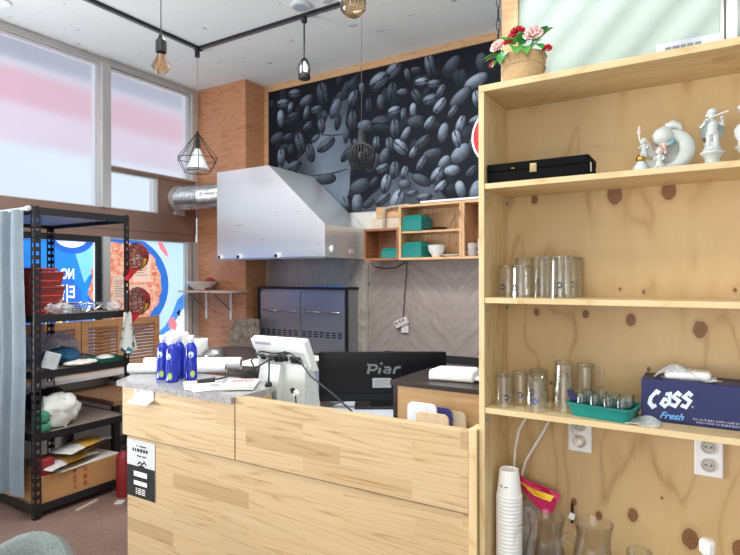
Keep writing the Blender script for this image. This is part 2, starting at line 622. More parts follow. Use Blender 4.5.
# left wall: sill wall under the windows
struct('wall_left', MB().bx(-4.6, XW, -1.8, 4.22, 0, .60), 'plaster')
struct('trim_1', MB().bx(-4.58, XW + .012, 2.0, 3.905, 1.83, 2.008).bx(-4.58, XW + .004, 1.4, 3.905, 1.758, 1.832).bx(-4.58, XW + .012, -1.8, 2.0, 1.758, 2.008), 'brown_metal')
struct('trim_2', MB().bx(-4.58, XW + .008, -1.8, 3.92, 3.252, 3.2995).bx(-4.55, XW + .02, -1.8, 3.92, 3.240, 3.252), 'alu_y')
struct('trim_3', MB().bx(-4.60, XW + .03, 2.888, 2.957, 2.008, 3.252).bx(-4.6, XW + .040, 2.872, 2.889, 2.008, 3.252).bx(-4.60, XW + .02, 2.888, 2.956, .6, 1.758), 'alu')
struct('trim_4', MB().bx(-4.60, XW + .03, 3.845, 3.90, 2.37, 3.252).bx(-4.6, XW + .012, 3.905, 3.9285, 2.008, 3.252).bx(-4.60, XW + .02, 3.79, 3.84, .6, 1.758).bx(-4.60, XW + .03, 3.86, 3.9285, .6, 1.758), 'alu')
struct('trim_5', MB().bx(-4.60, XW + .008, 3.462, 3.905, 2.008, 2.372).bx(-4.6, XW + .02, 2.957, 3.845, 2.345, 2.372), 'brown_metal')
struct('trim_6', MB().bx(XW, XW + .22, .9, 3.9, .585, .62, .004), 'white')
struct('trim_7', MB().bx(-3.798, -.62, 4.19, 4.2195, 3.238, 3.2985).bx(-3.7985, -3.752, 4.19, 4.2195, 1.95, 3.2385), 'frame_oak')


def window(n, y0, y1, z0, z1, fr, mat='frost', fm='alu_y', inner=True):
    p = struct('window_%d' % n, MB().bx(-4.53, -4.512, y0 + fr, y1 - fr, z0 + fr, z1 - fr), mat)
    f = MB().bx(-4.56, -4.475, y0, y1, z0, z0 + fr).bx(-4.56, -4.475, y0, y1, z1 - fr, z1)
    f.bx(-4.56, -4.475, y0, y0 + fr, z0 + fr, z1 - fr).bx(-4.56, -4.475, y1 - fr, y1, z0 + fr, z1 - fr)
    struct('window_frame', f, fm, p)
    return p


window(1, .95, 2.872, 2.008, 3.240, .008)
window(2, 2.957, 3.845, 2.372, 3.240, .016)
window(3, 2.957, 3.462, 2.008, 2.345, .012)
window(4, 1.0, 2.888, .62, 1.758, .05, 'glass', 'black')
window(5, 2.956, 3.79, .62, 1.758, .012, 'glass', 'alu_y')
window(7, -1.75, .93, 2.008, 3.240, .03, 'glass')
window(6, -1.75, .98, .62, 1.758, .05, 'glass', 'alu_y')

# unseen rear, left open to sky light; slatted transom added for sun streaks
struct('wall_header', MB().bx(-4.6, -.3, -1.8, -1.7, 2.56, 3.3).bx(1.4, 1.6, -1.8, -1.7, 2.56, 3.3).bx(-.3, 1.4, -1.8, -1.7, 2.50, 2.56), 'plaster')
f = MB()
for i in range(16):
    x = -.75 + i * .15
    f.box((x + .28, -1.75, 2.93), (.075, .03, 1.1), RY(math.radians(38)))
for v_ in [q for q in f.b.verts if q.co.z > 3.299 or q.co.z < 2.561]:
    v_.co.z = min(3.299, max(2.561, v_.co.z))
p = struct('window_8', MB().bx(-.3, 1.4, -1.80, -1.795, 2.56, 3.3), 'glass')
struct('window_slats', f, 'alu', p)  # unseen slats, added to cut the sun into diagonal streaks
struct('wall_sun_blocker', MB().bx(-14, 14, -12.4, -12, -.1, 4.25), plain((205, 200, 192), .8))  # unseen wall, added to keep the low sun off all but the top

# white partition behind the bookcase, its oak end post
struct('wall_partition', MB().bx(-.572, 1.599, 1.93, 1.97, 0, 3.2995), 'panel_white')
struct('trim_8', MB().bx(-.628, -.572, 1.915, 1.985, 0, 3.2995), 'frame_oak')
struct('trim_9', MB().bx(-.643, -.632, 1.95, 1.985, 0, 2.25), 'alu')
struct('trim_10', MB().bx(.022, .03, 1.912, 1.9295, 2.0, 3.2995).bx(.036, .062, 1.9, 1.9295, 2.0, 3.2995), 'alu')

# stone cladding, pale marble strip, steel splash sheet: all on the back wall
struct('trim_11', MB().bx(-2.575, -.62, 4.205, 4.2195, .2, 1.56), 'stone')
struct('trim_12', MB().bx(-2.80, -2.576, 4.203, 4.2195, .2, 1.56), 'marble')
struct('trim_13', MB().bx(-2.42, -.62, 4.195, 4.2045, .70, .765), 'black')
t = metal('stained_steel', (196, 194, 184), .40, 'Z', .22, .35)
o = struct('trim_14', MB().bx(-3.775, -2.802, 4.206, 4.2195, .9, 1.60), t)

# outside: awning and shop signs across the street, seen blurred through the film
a = tag(MB().bx(-5.9, -5.25, -1.6, 6.6, 3.335, 3.90).build('awning', plain((80, 56, 108), .7), world=True), 'purple fabric awning outside above the frosted windows', 'awning')
b = thing('shop_signboard', 'long pink signboard outside, blurred behind the frosted windows', 'sign', (-5.3, 2.5, 2.62))
b.location = (-5.3, 2.5, 2.62)
W_ = lambda mb, n, m: mb.build(n, m, b, world=True)
W_(MB().bx(-5.34, -5.28, -1.6, 6.6, 2.96, 3.284), 'board', plain((236, 104, 136), .6))
W_(MB().bx(-5.34, -5.28, -1.6, 6.6, 2.62, 2.958), 'fade_board', plain((244, 196, 212), .6))  # paler strip added so the pink glow in the panes fades downward
W_(MB().bx(-5.36, -5.26, -1.6, 6.6, 3.285, 3.333), 'white_rail', plain((244, 244, 246), .6))
#PART3
# ------------------------------------------------------------------ service counter
ct = thing('service_counter', 'pale jointed pine service counter with grey granite top at its left half', 'counter', (-1.6, 1.8, 0))
def W(mb, name, m, parent, **k):
    return mb.build(name, m, parent, world=True, **k)
W(MB().bx(-2.385, -.652, 1.669, 1.688, 0, .6475, .001), 'lower_panel', 'pine_panel', ct)
W(MB().bx(-2.398, -1.663, 1.652, 1.690, .657, .888, .002), 'upper_panel', 'pine_panel', ct)
W(MB().bx(-1.657, -.653, 1.652, 1.690, .657, .916, .002), 'upper_panel', 'pine_panel', ct)
W(MB().bx(-.651, -.6235, 1.648, 1.72, 0, .926, .002), 'end_post', 'pine_z', ct)
g = MB().prism([(-2.418, 1.636), (-1.665, 1.636), (-1.665, 1.86), (-1.69, 1.93), (-1.75, 1.985), (-2.62, 1.985), (-2.55, 1.86)], 'Z', .888, .912)
W(g, 'granite_top', 'granite', ct)
W(MB().bx(-2.38, -2.36, 1.696, 1.98, 0, .886), 'side_panel', 'pine_z', ct)
W(MB().bx(-1.72, -1.70, 1.698, 1.92, 0, .886), 'side_panel', 'pine_z', ct)
W(MB().bx(-1.64, -.655, 1.697, 2.72, .725, .75), 'worktop', plain((206, 212, 222), .3), ct)
W(MB().bx(-1.62, -1.58, 2.64, 2.70, 0, .725), 'worktop_leg', 'grey', ct)
W(MB().bx(-.72, -.68, 2.64, 2.70, 0, .725), 'worktop_leg', 'grey', ct)

# printed notice on the lower panel
nt = thing('notice', 'black and white printed notice on the counter front at its left end', 'notice', (-2.29, 1.666, .36))
W(MB().bx(-2.383, -2.180, 1.6662, 1.6675, .370, .638), 'sheet', plain((204, 206, 208), .7, var=.03), nt)
W(MB().bx(-2.383, -2.180, 1.6652, 1.6661, .370, .516), 'dark_half', 'black_matte', nt)
fm = lambda x0, z0: (lambda u, v: (x0 + u, 1.6648, z0 + v))
k = MB()
bars = lambda mb, cx, y, z, lens, h: [mb.flat([[(a0, 0), (a1, 0), (a1, h), (a0, h)]], (lambda u, v: (cx + u, y, z + v))) for a0, a1 in lens]
bars(k, -2.29, 1.6658, .608, ((-.022, -.012), (.0, .05)), .006)
bars(k, -2.29, 1.6658, .584, ((-.052, -.040), (-.034, -.024), (-.018, .0), (.004, .022), (.026, .042), (.046, .060)), .015)
bars(k, -2.29, 1.6658, .562, ((-.020, .012), (.018, .050)), .006)
k.stroke([(-.03, .0), (-.012, .014), (.004, .004), (.02, .018), (.034, .004)], .008, (lambda u, v: (-2.275 + u, 1.6658, .524 + v)))
k.stroke([(-.02, -.008), (.0, -.004), (.022, -.009)], .01, (lambda u, v: (-2.275 + u, 1.6658, .524 + v)))
W(k, 'print', 'black_matte', nt, recalc=False)
k = MB().bx(-2.33, -2.235, 1.6642, 1.6649, .468, .492).bx(-2.33, -2.235, 1.6642, 1.6649, .428, .448)
for z_ in (.410, .402, .394, .386):
    bars(k, -2.28, 1.6645, z_, ((-.036, -.026), (-.020, .006), (.010, .032)), .004)
W(k, 'white_print', 'paper', nt, recalc=False)

# clear sign holder with a wifi note
wn = thing('wifi_note', 'white wifi note in a bent holder on the counter edge', 'sign', (-2.23, 1.65, .83))
W(MB().box((-2.232, 1.6485, .866), (.135, .003, .05)).box((-2.232, 1.628, .836), (.137, .046, .003), RX(math.radians(22))), 'holder', plain((244, 244, 248), .2, var=.02), wn)
k = MB()
for r_ in (.006, .012, .018):
    k.stroke([(r_ * math.cos(a_), r_ * math.sin(a_)) for a_ in [PI * (.2 + .1 * q) for q in range(7)]], .003, lambda u, v: (-2.275 + u, 1.6465, .864 + v))
W(k, 'wifi_symbol', plain((170, 60, 90), .6), wn, recalc=False)
k = MB()
bars(k, -2.215, 1.6465, .879, ((-.018, .014),), .004)
bars(k, -2.215, 1.6465, .866, ((-.026, .022),), .003)
W(k, 'print', plain((150, 150, 160), .6), wn, recalc=False)

# ------------------------------------------------------------------ bookcase and what stands in it
bc = thing('bookcase', 'tall pale pine bookcase with a knotty plywood back', 'bookcase', (0, 1.775, 0))
W(MB().bx(-.620, -.602, 1.66, 1.885, 0, 1.975, .0012), 'side_panel', 'pine_z', bc)
W(MB().bx(.532, .55, 1.66, 1.885, 0, 1.975, .0012), 'side_panel', 'pine_z', bc)
W(MB().bx(-.620, .55, 1.66, 1.893, 1.976, 1.996, .0012), 'top_board', 'pine_y', bc)
for z in (1.690, 1.337, .996, .40):
    W(MB().bx(-.6015, .531, 1.662, 1.884, z - .017, z, .001), 'shelf', 'pine_y', bc)
W(MB().bx(-.619, .548, 1.886, 1.894, .02, 1.975), 'back_panel', 'ply', bc)
for z in (1.672, 1.319, .978):
    for y_ in (1.668, 1.868):
        W(MB().bx(-.6015, -.594, y_, y_ + .006, z - .026, z - .0175), 'shelf_pin', 'grey', bc)


def outlet(name, x, z, label, plugged):
    o = thing(name, label, 'outlet', (x, 1.885, z))
    MB().bx(-.036, .036, -.010, 0, -.06, .06, .004).build('cover_plate', 'white', o)
    for dz in (-.026, .026):
        MB().lathe([(.019, 0), (.021, 0), (.021, .003), (.017, .003), (.016, -.0)], (0, -.010, dz), 24, Matrix.Rotation(PI / 2, 4, 'X').to_3x3(), True, True).build('socket_ring', plain((206, 204, 196), .35), o, smooth=40)
        MB().lathe([(.0155, .0), (.0155, .0012)], (0, -.0105, dz), 20, Matrix.Rotation(PI / 2, 4, 'X').to_3x3()).build('socket_face', plain((188, 186, 178), .5), o)
        MB().bx(-.009, -.005, -.0135, -.0105, dz - .002, dz + .002).bx(.005, .009, -.0135, -.0105, dz - .002, dz + .002).build('contact_hole', 'black', o)
    return o


outlet('power_outlet', -.363, .90, 'white double power outlet with a plug in it, below the small glasses', True)
outlet('power_outlet', -.010, .885, 'empty white double power outlet below the blue tissue box', False)
pg = thing('power_plug', 'white plug sitting in the upper socket of the left outlet', 'plug', (-.363, 1.872, .878))
MB().lathe([(.004, .03), (.012, .026), (.016, .012), (.016, 0)], (0, 0, 0), 18, Matrix.Rotation(PI / 2, 3, 'X')).build('plug_body', plain((232, 226, 210), .4), pg, smooth=40)
MB().tube([(-.002, -.028, 0), (-.008, -.034, .012), (-.016, -.03, .03), (-.02, -.01, .05)], .003).build('cord', 'white_cable', pg)
tag(MB().tube([(-.572, 1.84, .56), (-.565, 1.83, .70), (-.556, 1.82, .83), (-.540, 1.81, .90), (-.515, 1.80, .945), (-.485, 1.80, .962), (-.470, 1.80, .976)], .0045).build('charging_cord', 'white_cable', world=True), 'white cord hanging in a curve beside the paper cup stack', 'cord')
tag(MB().tube([(-.56, 1.86, .60), (-.548, 1.85, .72), (-.53, 1.85, .79), (-.48, 1.85, .88), (-.455, 1.85, .93), (-.42, 1.85, .968), (-.40, 1.86, .977)], .0045).build('charging_cord', 'white_cable', world=True), 'white cord running straight up to the right, behind the curved one', 'cord')

# top shelf: flat black case
cs = thing('instrument_case', 'long flat black case with a brass latch on the top shelf', 'case', (-.447, 1.74, 1.690))
MB().bx(-.151, .148, -.062, .058, 0, .0352, .003).build('case_body', 'velvet', cs)
MB().bx(-.152, .149, -.063, .059, .0355, .060, .003).build('case_lid', 'velvet', cs)
MB().bx(-.018, .002, -.0655, -.063, .024, .050, .001).bx(-.013, -.003, -.0675, -.0655, .028, .046, .001).build('latch', metal('brass', (214, 190, 140), .3), cs)
MB().bx(-.074, -.064, -.0655, -.063, .040, .043).build('maker_mark', 'gold', cs)
MB().bx(.1492, .1507, -.045, -.030, .014, .040).build('price_sticker', 'white', cs)

# figurines
def child(mb, c, s=1.0, arm=None, seat=False):
    x, y, z = c
    mb.mi = 0
    prof = [(.010, 0), (.015, .004), (.013, .016), (.0085, .032), (.0105, .040), (.008, .048), (.0045, .052)]
    mb.lathe([(r_ * s, h_ * s) for r_, h_ in prof], c, 16)
    for sx in (-1, 1):
        mb.tube([(x + sx * .009 * s, y, z + .046 * s), (x + sx * .015 * s, y - .004 * s, z + .036 * s), (x + sx * (arm or .010) * s, y - .013 * s, z + (.034 if arm is None else .040) * s)], [.0042 * s, .0038 * s, .003 * s], 8)
        mb.tube([(x + sx * .005 * s, y - .004 * s, z + .014 * s), (x + sx * .006 * s, y - .016 * s, z + .010 * s), (x + sx * .006 * s, y - .018 * s, z)], [.005 * s, .004 * s, .003 * s], 8)
    mb.ell((x, y - .001 * s, z + .0605 * s), (.0095 * s, .0092 * s, .0102 * s), 14)
    mb.ell((x, y - .0105 * s, z + .0595 * s), (.0016 * s, .0018 * s, .0016 * s), 6)
    for sx in (-1, 1):
        mb.ell((x + sx * .009 * s, y, z + .060 * s), (.002 * s, .002 * s, .003 * s), 6)
    return mb


def hair(c, s=1.0):
    x, y, z = c
    return MB().ell((x, y + .0015 * s, z + .0635 * s), (.0105 * s, .0105 * s, .0095 * s), 12).ell((x + .008 * s, y, z + .060 * s), (.004 * s, .005 * s, .006 * s), 8).ell((x - .008 * s, y, z + .060 * s), (.004 * s, .005 * s, .006 * s), 8)


f1 = thing('angel_figurine', 'small white angel figurine holding up a torch, on a blue base with gold ball', 'figurine', (-.172, 1.745, 1.690))
MB().lathe([(.017, 0), (.021, .006), (.020, .018), (.012, .030), (.008, .036)], (0, 0, 0), 20).wob(.002, 60).build('base', 'porcelain_blue', f1, smooth=60)
MB().ell((0, 0, .043), (.0125, .0125, .0105), 16).build('gold_ball', 'gold', f1, smooth=60)
k = child(MB(), (.008, .006, .046), .78).tube([(.004, .004, .085), (-.002, .002, .100), (-.003, .0, .116)], [.0035, .003, .0025], 8)
k.grid(lambda u, v: (.012 + .026 * u, .012 + .008 * u, .060 + .030 * v - .022 * u + .010 * math.sin(u * 6) * v), 6, 5)
k.build('angel', 'porcelain', f1, smooth=60)
MB().lathe([(.004, .112), (.0055, .120), (.0035, .130), (.001, .138)], (-.003, 0, 0), 12).build('torch_flame', 'pink_glaze', f1, smooth=60)
hair((.008, .006, .046), .78).build('hair', plain((226, 206, 170), .3), f1, smooth=60)

f2 = thing('moon_figurine', 'large white crescent moon figurine with a hooded head and a child inside', 'figurine', (-.104, 1.765, 1.690))
N = 40
rings = []
for i in range(N + 1):
    a_ = math.radians(-128 + 246 * i / N)
    wdt = .003 + .0165 * math.sin(PI * i / N) ** .8
    R_ = .050 - .2 * wdt
    cx, cz = .000, .062
    ctr = Vector((cx + R_ * math.cos(a_), 0, cz + R_ * math.sin(a_)))
    d_ = Vector((math.cos(a_), 0, math.sin(a_)))
    rings.append([ctr + d_ * (wdt * math.cos(q * PI / 5)) + Vector((0, wdt * .62 * math.sin(q * PI / 5), 0)) for q in range(10)])
k = MB().rings(rings)
k.prism([(-.012, 0), (.026, 0), (.030, .010), (-.006, .016)], 'Y', -.020, .02)
k.build('crescent', 'porcelain', f2, smooth=50)
MB().prism([(-.002 + .038 * math.cos(2 * PI * q_ / 26), .062 + .042 * math.sin(2 * PI * q_ / 26)) for q_ in range(26)], 'Y', .008, .013).build('moon_back', plain((172, 174, 168), .4), f2)
k = MB()
k.lathe([(.004, .0), (.022, .006), (.030, .022), (.027, .038), (.014, .052), (.003, .060)], (-.020, .004, .078), 20, RY(math.radians(18)))
k.tube([(-.006, .004, .128), (.012, .003, .134), (.026, .002, .128), (.034, .0, .116)], [.012, .013, .010, .003], 12)
k.build('hooded_head', 'porcelain', f2, smooth=60)
MB().prism([(-.060, .046), (-.042, .038), (-.024, .050), (-.026, .030), (-.012, .014), (-.032, .016), (-.042, .002), (-.046, .020)], 'Y', -.006, .006).build('star', 'porcelain', f2)
child(MB(), (-.010, -.012, .050), .66, .016).build('child_in_moon', plain((216, 190, 176), .3), f2, smooth=60)
MB().lathe([(.0105, .0), (.0125, .004), (.009, .016), (.0065, .022)], (-.012, -.014, .052), 16, RY(-.5)).build('pink_dress', plain((214, 160, 150), .3), f2, smooth=60)
MB().ell((.006, -.016, .078), (.008, .005, .006), 10).ell((.012, -.015, .084), (.005, .004, .006), 8).build('blue_bow', plain((120, 168, 186), .3), f2, smooth=60)
hair((-.010, -.012, .050), .66).build('hair', plain((176, 136, 96), .3), f2, smooth=60)

f3 = thing('child_figurine', 'small white seated child figurine in front of the crescent moon', 'figurine', (-.122, 1.712, 1.690))
child(MB(), (0, 0, 0), .86).ell((0, .003, .008), (.020, .015, .010), 14).build('child', 'porcelain', f3, smooth=60)
hair((0, 0, 0), .86).build('hair', plain((214, 190, 160), .3), f3, smooth=60)
MB().ell((.034, 0, .005), (.010, .007, .005), 10).ell((.044, .002, .004), (.008, .006, .004), 10).ell((.026, -.004, .004), (.006, .005, .004), 8).build('rosebuds', 'pink_glaze', f3, smooth=60)


def musician(loc, label, play):
    f = thing('musician_figurine', label, 'figurine', loc)
    MB().lathe([(.026, 0), (.027, .004), (.020, .010), (.018, .022), (.022, .030), (.030, .038), (.029, .042), (.020, .046)], (0, 0, 0), 28).build('pedestal', 'porcelain', f, smooth=50)
    k = MB()
    for sx in (-1, 1):
        k.tube([(sx * .008, 0, .044), (sx * .0085, -.002, .064), (sx * .007, 0, .086), (sx * .006, 0, .096)], [.0055, .0065, .0085, .009], 10)
        k.ell((sx * .009, -.006, .046), (.005, .010, .004), 10)
    k.lathe([(.012, .088), (.0145, .094), (.0115, .102), (.014, .116), (.0145, .122), (.007, .128), (.005, .134)], (0, 0, 0), 18)
    ends = ((-.012, .126), (.022, .128)) if play else ((-.010, .112), (.010, .112))
    for sx, (hx, hz) in zip((-1, 1), ends):
        k.tube([(sx * .013, 0, .121), (sx * .025, -.006, .112), (hx, -.018, hz)], [.0052, .0045, .0036], 10)
        k.ell((hx, -.019, hz), .0042, 8)
    k.ell((0, -.001, .141), (.0105, .0105, .0118), 16).ell((0, -.0115, .140), (.0018, .002, .002), 6)
    k.lathe([(.021, .044), (.024, .052), (.018, .06), (.021, .068), (.014, .074)], (.0, .012, 0), 12)
    k.build('figure', 'porcelain', f, smooth=60)
    MB().lathe([(.0125, .146), (.0135, .149), (.0115, .155), (.006, .159), (.001, .160)], (0, .001, 0), 16).tube([(-.010, .002, .146), (-.013, .002, .138)], .004, 8).build('hat', plain((196, 204, 204), .3), f, smooth=60)
    if play:
        MB().tube([(-.020, -.021, .123), (.004, -.016, .134), (.036, -.022, .142)], [.0022, .0024, .003], 10).build('flute', 'porcelain', f, smooth=60)
    MB().grid(lambda u, v: (-.026 + .052 * u, .012 + .004 * math.sin(u * 9), .086 + .038 * v), 10, 3).build('cape', plain((150, 170, 168), .3), f, smooth=60)
    return f


musician((.001, 1.75, 1.690), 'white musician figurine playing a flute on a flared pedestal', True)
f5 = thing('vase_figurine', 'white figurine at the right edge of the top shelf, past the flute player', 'figurine', (.078, 1.75, 1.690))
MB().lathe([(.024, 0), (.026, .004), (.016, .016), (.013, .030), (.024, .042), (.030, .048), (.020, .054), (.020, .064), (.028, .078), (.029, .094), (.022, .106), (.010, .112)], (0, 0, 0), 26).build('body', 'porcelain', f5, smooth=50)
MB().ell((0, 0, .124), (.012, .008, .006), 12).build('gold_collar', 'gold', f5, smooth=60)
MB().ell((-.004, 0, .146), (.015, .013, .015), 14).ell((-.012, -.004, .150), (.010, .010, .008), 10).build('head', 'porcelain', f5, smooth=60)

# flower pot on top of the bookcase
fp = thing('flower_pot', 'burlap wrapped pot of pink and red flowers on the bookcase top', 'flower pot', (-.513, 1.775, 1.997))
t = NT('burlap')
v = t.coords()
w1 = t.n('ShaderNodeTexWave', wave_type='BANDS', bands_direction='Z', i_Vector=v, i_Scale=95, i_Distortion=1.5)
w2 = t.n('ShaderNodeTexWave', wave_type='BANDS', bands_direction='X', i_Vector=v, i_Scale=80, i_Distortion=2)
mm = t.math('MULTIPLY', w1.outputs['Fac'], w2.outputs['Fac'])
t.bsdf(t.ramp(mm, (0, S(168, 134, 92)), (.5, S(226, 198, 154))), .9, bump=mm, bstr=.5)
M['burlap'] = t.m
MB().lathe([(.052, 0), (.056, .004), (.064, .05), (.069, .088), (.073, .098), (.071, .104), (.064, .100), (.060, .08)], (0, 0, 0), 28).wob(.003, 22, 1, lambda c_: c_.z < .003).build('pot', 'burlap', fp, smooth=60)
MB().tube([(.066 * math.cos(a_), .066 * math.sin(a_), .060 + .012 * math.sin(a_ * 1 + 2.6)) for a_ in [2 * PI * q / 30 for q in range(31)]], .0035, 8).build('burlap_fold', 'burlap', fp, smooth=60)
MB().lathe([(.058, .085), (.058, .092)], (0, 0, 0), 20).build('soil', plain((70, 52, 38), .9), fp)
GR = [plain((52, 140, 58), .45, bump=.1), plain((92, 168, 70), .45)]


def leaf(base, d, ln, wd, droop=.3):
    d = Vector(d).normalized()
    side = d.cross(Vector((0, 0, 1))).normalized()
    upv = side.cross(d).normalized()
    base = Vector(base)
    def fn(u, v):
        s_ = math.sin(PI * min(1, .06 + .94 * v)) ** .8 * (1 - .35 * v)
        q = (u - .5) * 2
        return base + d * (ln * v) + side * (wd * s_ * q) + upv * (.25 * wd * abs(q) * s_ - droop * ln * v * v)
    return MB().sheet(fn, 4, 8, .0008)


def bloom(c, r, seed):
    rnd = random.Random(seed)
    mb = MB()
    for ring, (n, tilt) in enumerate(((4, .25), (7, .65), (9, 1.05))):
        for i in range(n):
            a_ = 2 * PI * (i + rnd.random() * .4) / n
            d = Vector((math.cos(a_) * math.sin(tilt), math.sin(a_) * math.sin(tilt), math.cos(tilt)))
            sd = Vector((-math.sin(a_), math.cos(a_), 0))
            ce = Vector(c)
            mb.grid(lambda u, v: ce + d * (r * (.35 + .65 * v)) + sd * (r * .55 * (u - .5) * 2 * math.sin(PI * (.15 + .75 * v))) + Vector((0, 0, -.2 * r * v * v + .1 * r * math.sin(u * 9 + i))), 4, 4)
    return mb


def facing(mb, c, nrm):
    """turn a blossom made about +Z towards nrm"""
    c = Vector(c)
    m_ = Matrix.Translation(c) @ Vector((0, 0, 1)).rotation_difference(Vector(nrm).normalized()).to_matrix().to_4x4() @ Matrix.Translation(-c)
    return mb.tf(m_)


for (x, y, z, r, m_, lab) in ((-.062, -.050, .128, .031, (238, 200, 194), 'pink blossom'), (.046, -.052, .140, .036, (240, 206, 200), 'pink blossom'), (-.008, -.030, .162, .034, (170, 26, 40), 'red blossom'), (-.026, -.062, .134, .020, (180, 30, 44), 'red blossom'), (.082, -.03, .100, .019, (190, 36, 46), 'red blossom'), (-.088, -.03, .086, .015, (206, 60, 60), 'red blossom'), (.010, .03, .172, .026, (160, 24, 38), 'red blossom')):
    o = facing(bloom((x, y, z), r, int(x * 1000) + 300), (x, y, z), (x * 3, -1, .75)).build('blossom', plain(m_, .6, var=.15), fp, smooth=60)
    o['label'] = lab
for i, (b, d, ln, wd) in enumerate((((-.06, -.03, .11), (-1, -.5, .15), .062, .020), ((-.06, -.02, .12), (-.9, -.2, .0), .055, .018), ((-.04, -.05, .112), (-.2, -1, -.7), .060, .023), ((.0, -.055, .12), (.2, -1, -.5), .052, .022), ((.04, -.02, .14), (.8, -.5, .75), .062, .027), ((.04, .01, .15), (.7, .1, .9), .060, .026), ((.05, -.045, .12), (.9, -.9, -.5), .05, .020), ((-.035, .0, .14), (-.5, -.2, 1), .055, .026), ((.01, -.04, .13), (.1, -.8, .8), .046, .022), ((-.01, -.05, .13), (-.5, -.9, .5), .045, .02), ((.02, .03, .14), (.3, .6, 1), .055, .024), ((.02, -.055, .115), (.5, -1, -.6), .05, .02), ((-.06, -.04, .10), (-.7, -.8, -.6), .045, .018))):
    leaf(b, d, ln, wd).build('leaf', GR[i % 2], fp, smooth=60)
MB().tube([(-.04, -.02, .09), (-.06, -.03, .13)], .003).tube([(.02, -.02, .09), (.04, -.03, .14)], .003).tube([(0, 0, .09), (-.01, 0, .155)], .003).build('stems', GR[0], fp)

# folder leaning on the partition above the bookcase
fl = thing('document_sleeve', 'pale grey paper sleeve standing behind the bookcase top against the white wall', 'paper', (-.06, 1.91, 1.997))
MB().box((0, .0, .056), (.172, .003, .112), RX(math.radians(-6))).build('sleeve', plain((196, 202, 210), .4), fl)
k = MB()
for a0, a1 in ((-.050, -.034), (-.030, -.012), (-.008, .004), (.008, .024), (.028, .044)):
    k.flat([[(a0, .082), (a1, .082), (a1, .094), (a0, .094)]], lambda u, v: (-.01 + u, -.0076, v))
k.build('print', plain((120, 124, 134), .6), fl, recalc=False)


# drinking glasses
def tumbler(name, label, loc, r, h, group=None, top=.9, logo=None, inverted=True, flutes=0):
    """glass with a thick base; inverted ones stand on the rim"""
    o = thing(name, label, 'glass', loc, 0, group)
    bt = .010
    prof = [(r, 0), (r * (top + .02), h - .004), (r * top - .002, h), (.002, h), (.002, h - bt), (r * top - .004, h - bt), (r - .0022, .0005)]
    if not inverted:
        prof = [(q, h - z) for q, z in prof][::-1]
    mb = MB().lathe(prof, (0, 0, 0), 28, None, False, False)
    if flutes:
        for v_ in mb.b.verts:
            a_ = math.atan2(v_.co.y, v_.co.x)
            k_ = 1 + .035 * math.cos(flutes * a_)
            v_.co.x *= k_
            v_.co.y *= k_
    mb.build('glass_body', 'glass', o, smooth=50)
    if h > .09:
        MB().lathe([(r * top - .0045, h - bt), (r * top - .003, h - .002)], (0, 0, 0), 28).build('glass_foot', 'glass_thick', o, smooth=50)
    if logo:
        lx, col_, tx = logo
        mb = MB()
        rr = r * (top * .5 + .5) + .0006
        def mp(u, v):
            a_ = -PI / 2 + lx + u / rr
            return (rr * math.cos(a_), rr * math.sin(a_), h * .30 + v)
        if tx:
            mb.text(tx, .015, mp)
            mb.flat([[(-.006, .010), (.006, .010), (0, .020)]], mp)
        else:
            mb.stroke([(-.007, .004), (0, .010), (.007, .003), (.002, -.006), (-.006, -.004)], .005, mp)
        mb.build('printed_logo', plain(col_, .5), o, recalc=False)
    return o


L2 = [((-.552, 1.740, 1.337), .0315, .100, (-.3, (60, 60, 80), None), 'short beer glass nearest the side panel on the middle shelf'),
      ((-.500, 1.700, 1.337), .0315, .100, (-.3, (70, 70, 90), None), 'short beer glass second from the side panel, middle shelf'),
      ((-.522, 1.815, 1.337), .033, .126, None, 'tall glass behind the two short ones on the middle shelf'),
      ((-.452, 1.760, 1.337), .034, .126, (-.1, (40, 74, 66), 'BELL'), 'tall glass printed with lettering, front of the middle shelf'),
      ((-.452, 1.838, 1.337), .033, .126, None, 'tall glass directly behind the lettered glass, middle shelf'),
      ((-.388, 1.715, 1.337), .034, .126, (.2, (60, 80, 60), None), 'front right tall glass in the middle shelf cluster'),
      ((-.385, 1.795, 1.337), .033, .126, None, 'tall glass just behind the front right one, middle shelf'),
      ((-.375, 1.850, 1.337), .030, .126, (.1, (70, 60, 50), None), 'rearmost tall glass at the right of the middle shelf cluster')]
for i, (l, r, h, lg, lab) in enumerate(L2):
    tumbler('beer_glass', lab, l, r, h, 'beer glasses on the middle shelf', .97, lg, True, 0 if h < .11 else 10)
L3 = [((-.556, 1.712, .996), .032, .104, .9, (.5, (60, 66, 110), None), 'upturned glass at the left front corner of the lower shelf'),
      ((-.522, 1.775, .996), .032, .104, .9, (.2, (60, 66, 110), None), 'upturned glass behind the left front one, lower shelf'),
      ((-.483, 1.838, .996), .032, .104, .9, (-.4, (60, 66, 110), None), 'upturned glass behind the one with the blue emblem'),
      ((-.456, 1.706, .996), .035, .104, .9, (.15, (50, 96, 180), None), 'upturned glass with a bright blue emblem in front, lower shelf'),
      ((-.405, 1.835, .996), .030, .100, .9, None, 'upturned glass half hidden behind the tall glass, lower shelf')]
for (l, r, h, tp, lg, lab) in L3:
    tumbler('beer_glass', lab, l, r, h, 'upturned glasses on the lower shelf', tp, lg)
tumbler('beer_mug', 'tall upturned glass, the highest one on the lower shelf', (-.383, 1.745, .996), .036, .150, None, .78, None, True, 12)
mg = tumbler('handled_mug', 'glass mug with a square handle behind the tall glass', (-.338, 1.832, .996), .030, .135, None, .95)
MB().tube([(.028, 0, .125), (.050, 0, .122), (.052, 0, .07), (.030, 0, .060)], .005).build('handle', 'glass_thick', mg, smooth=60)
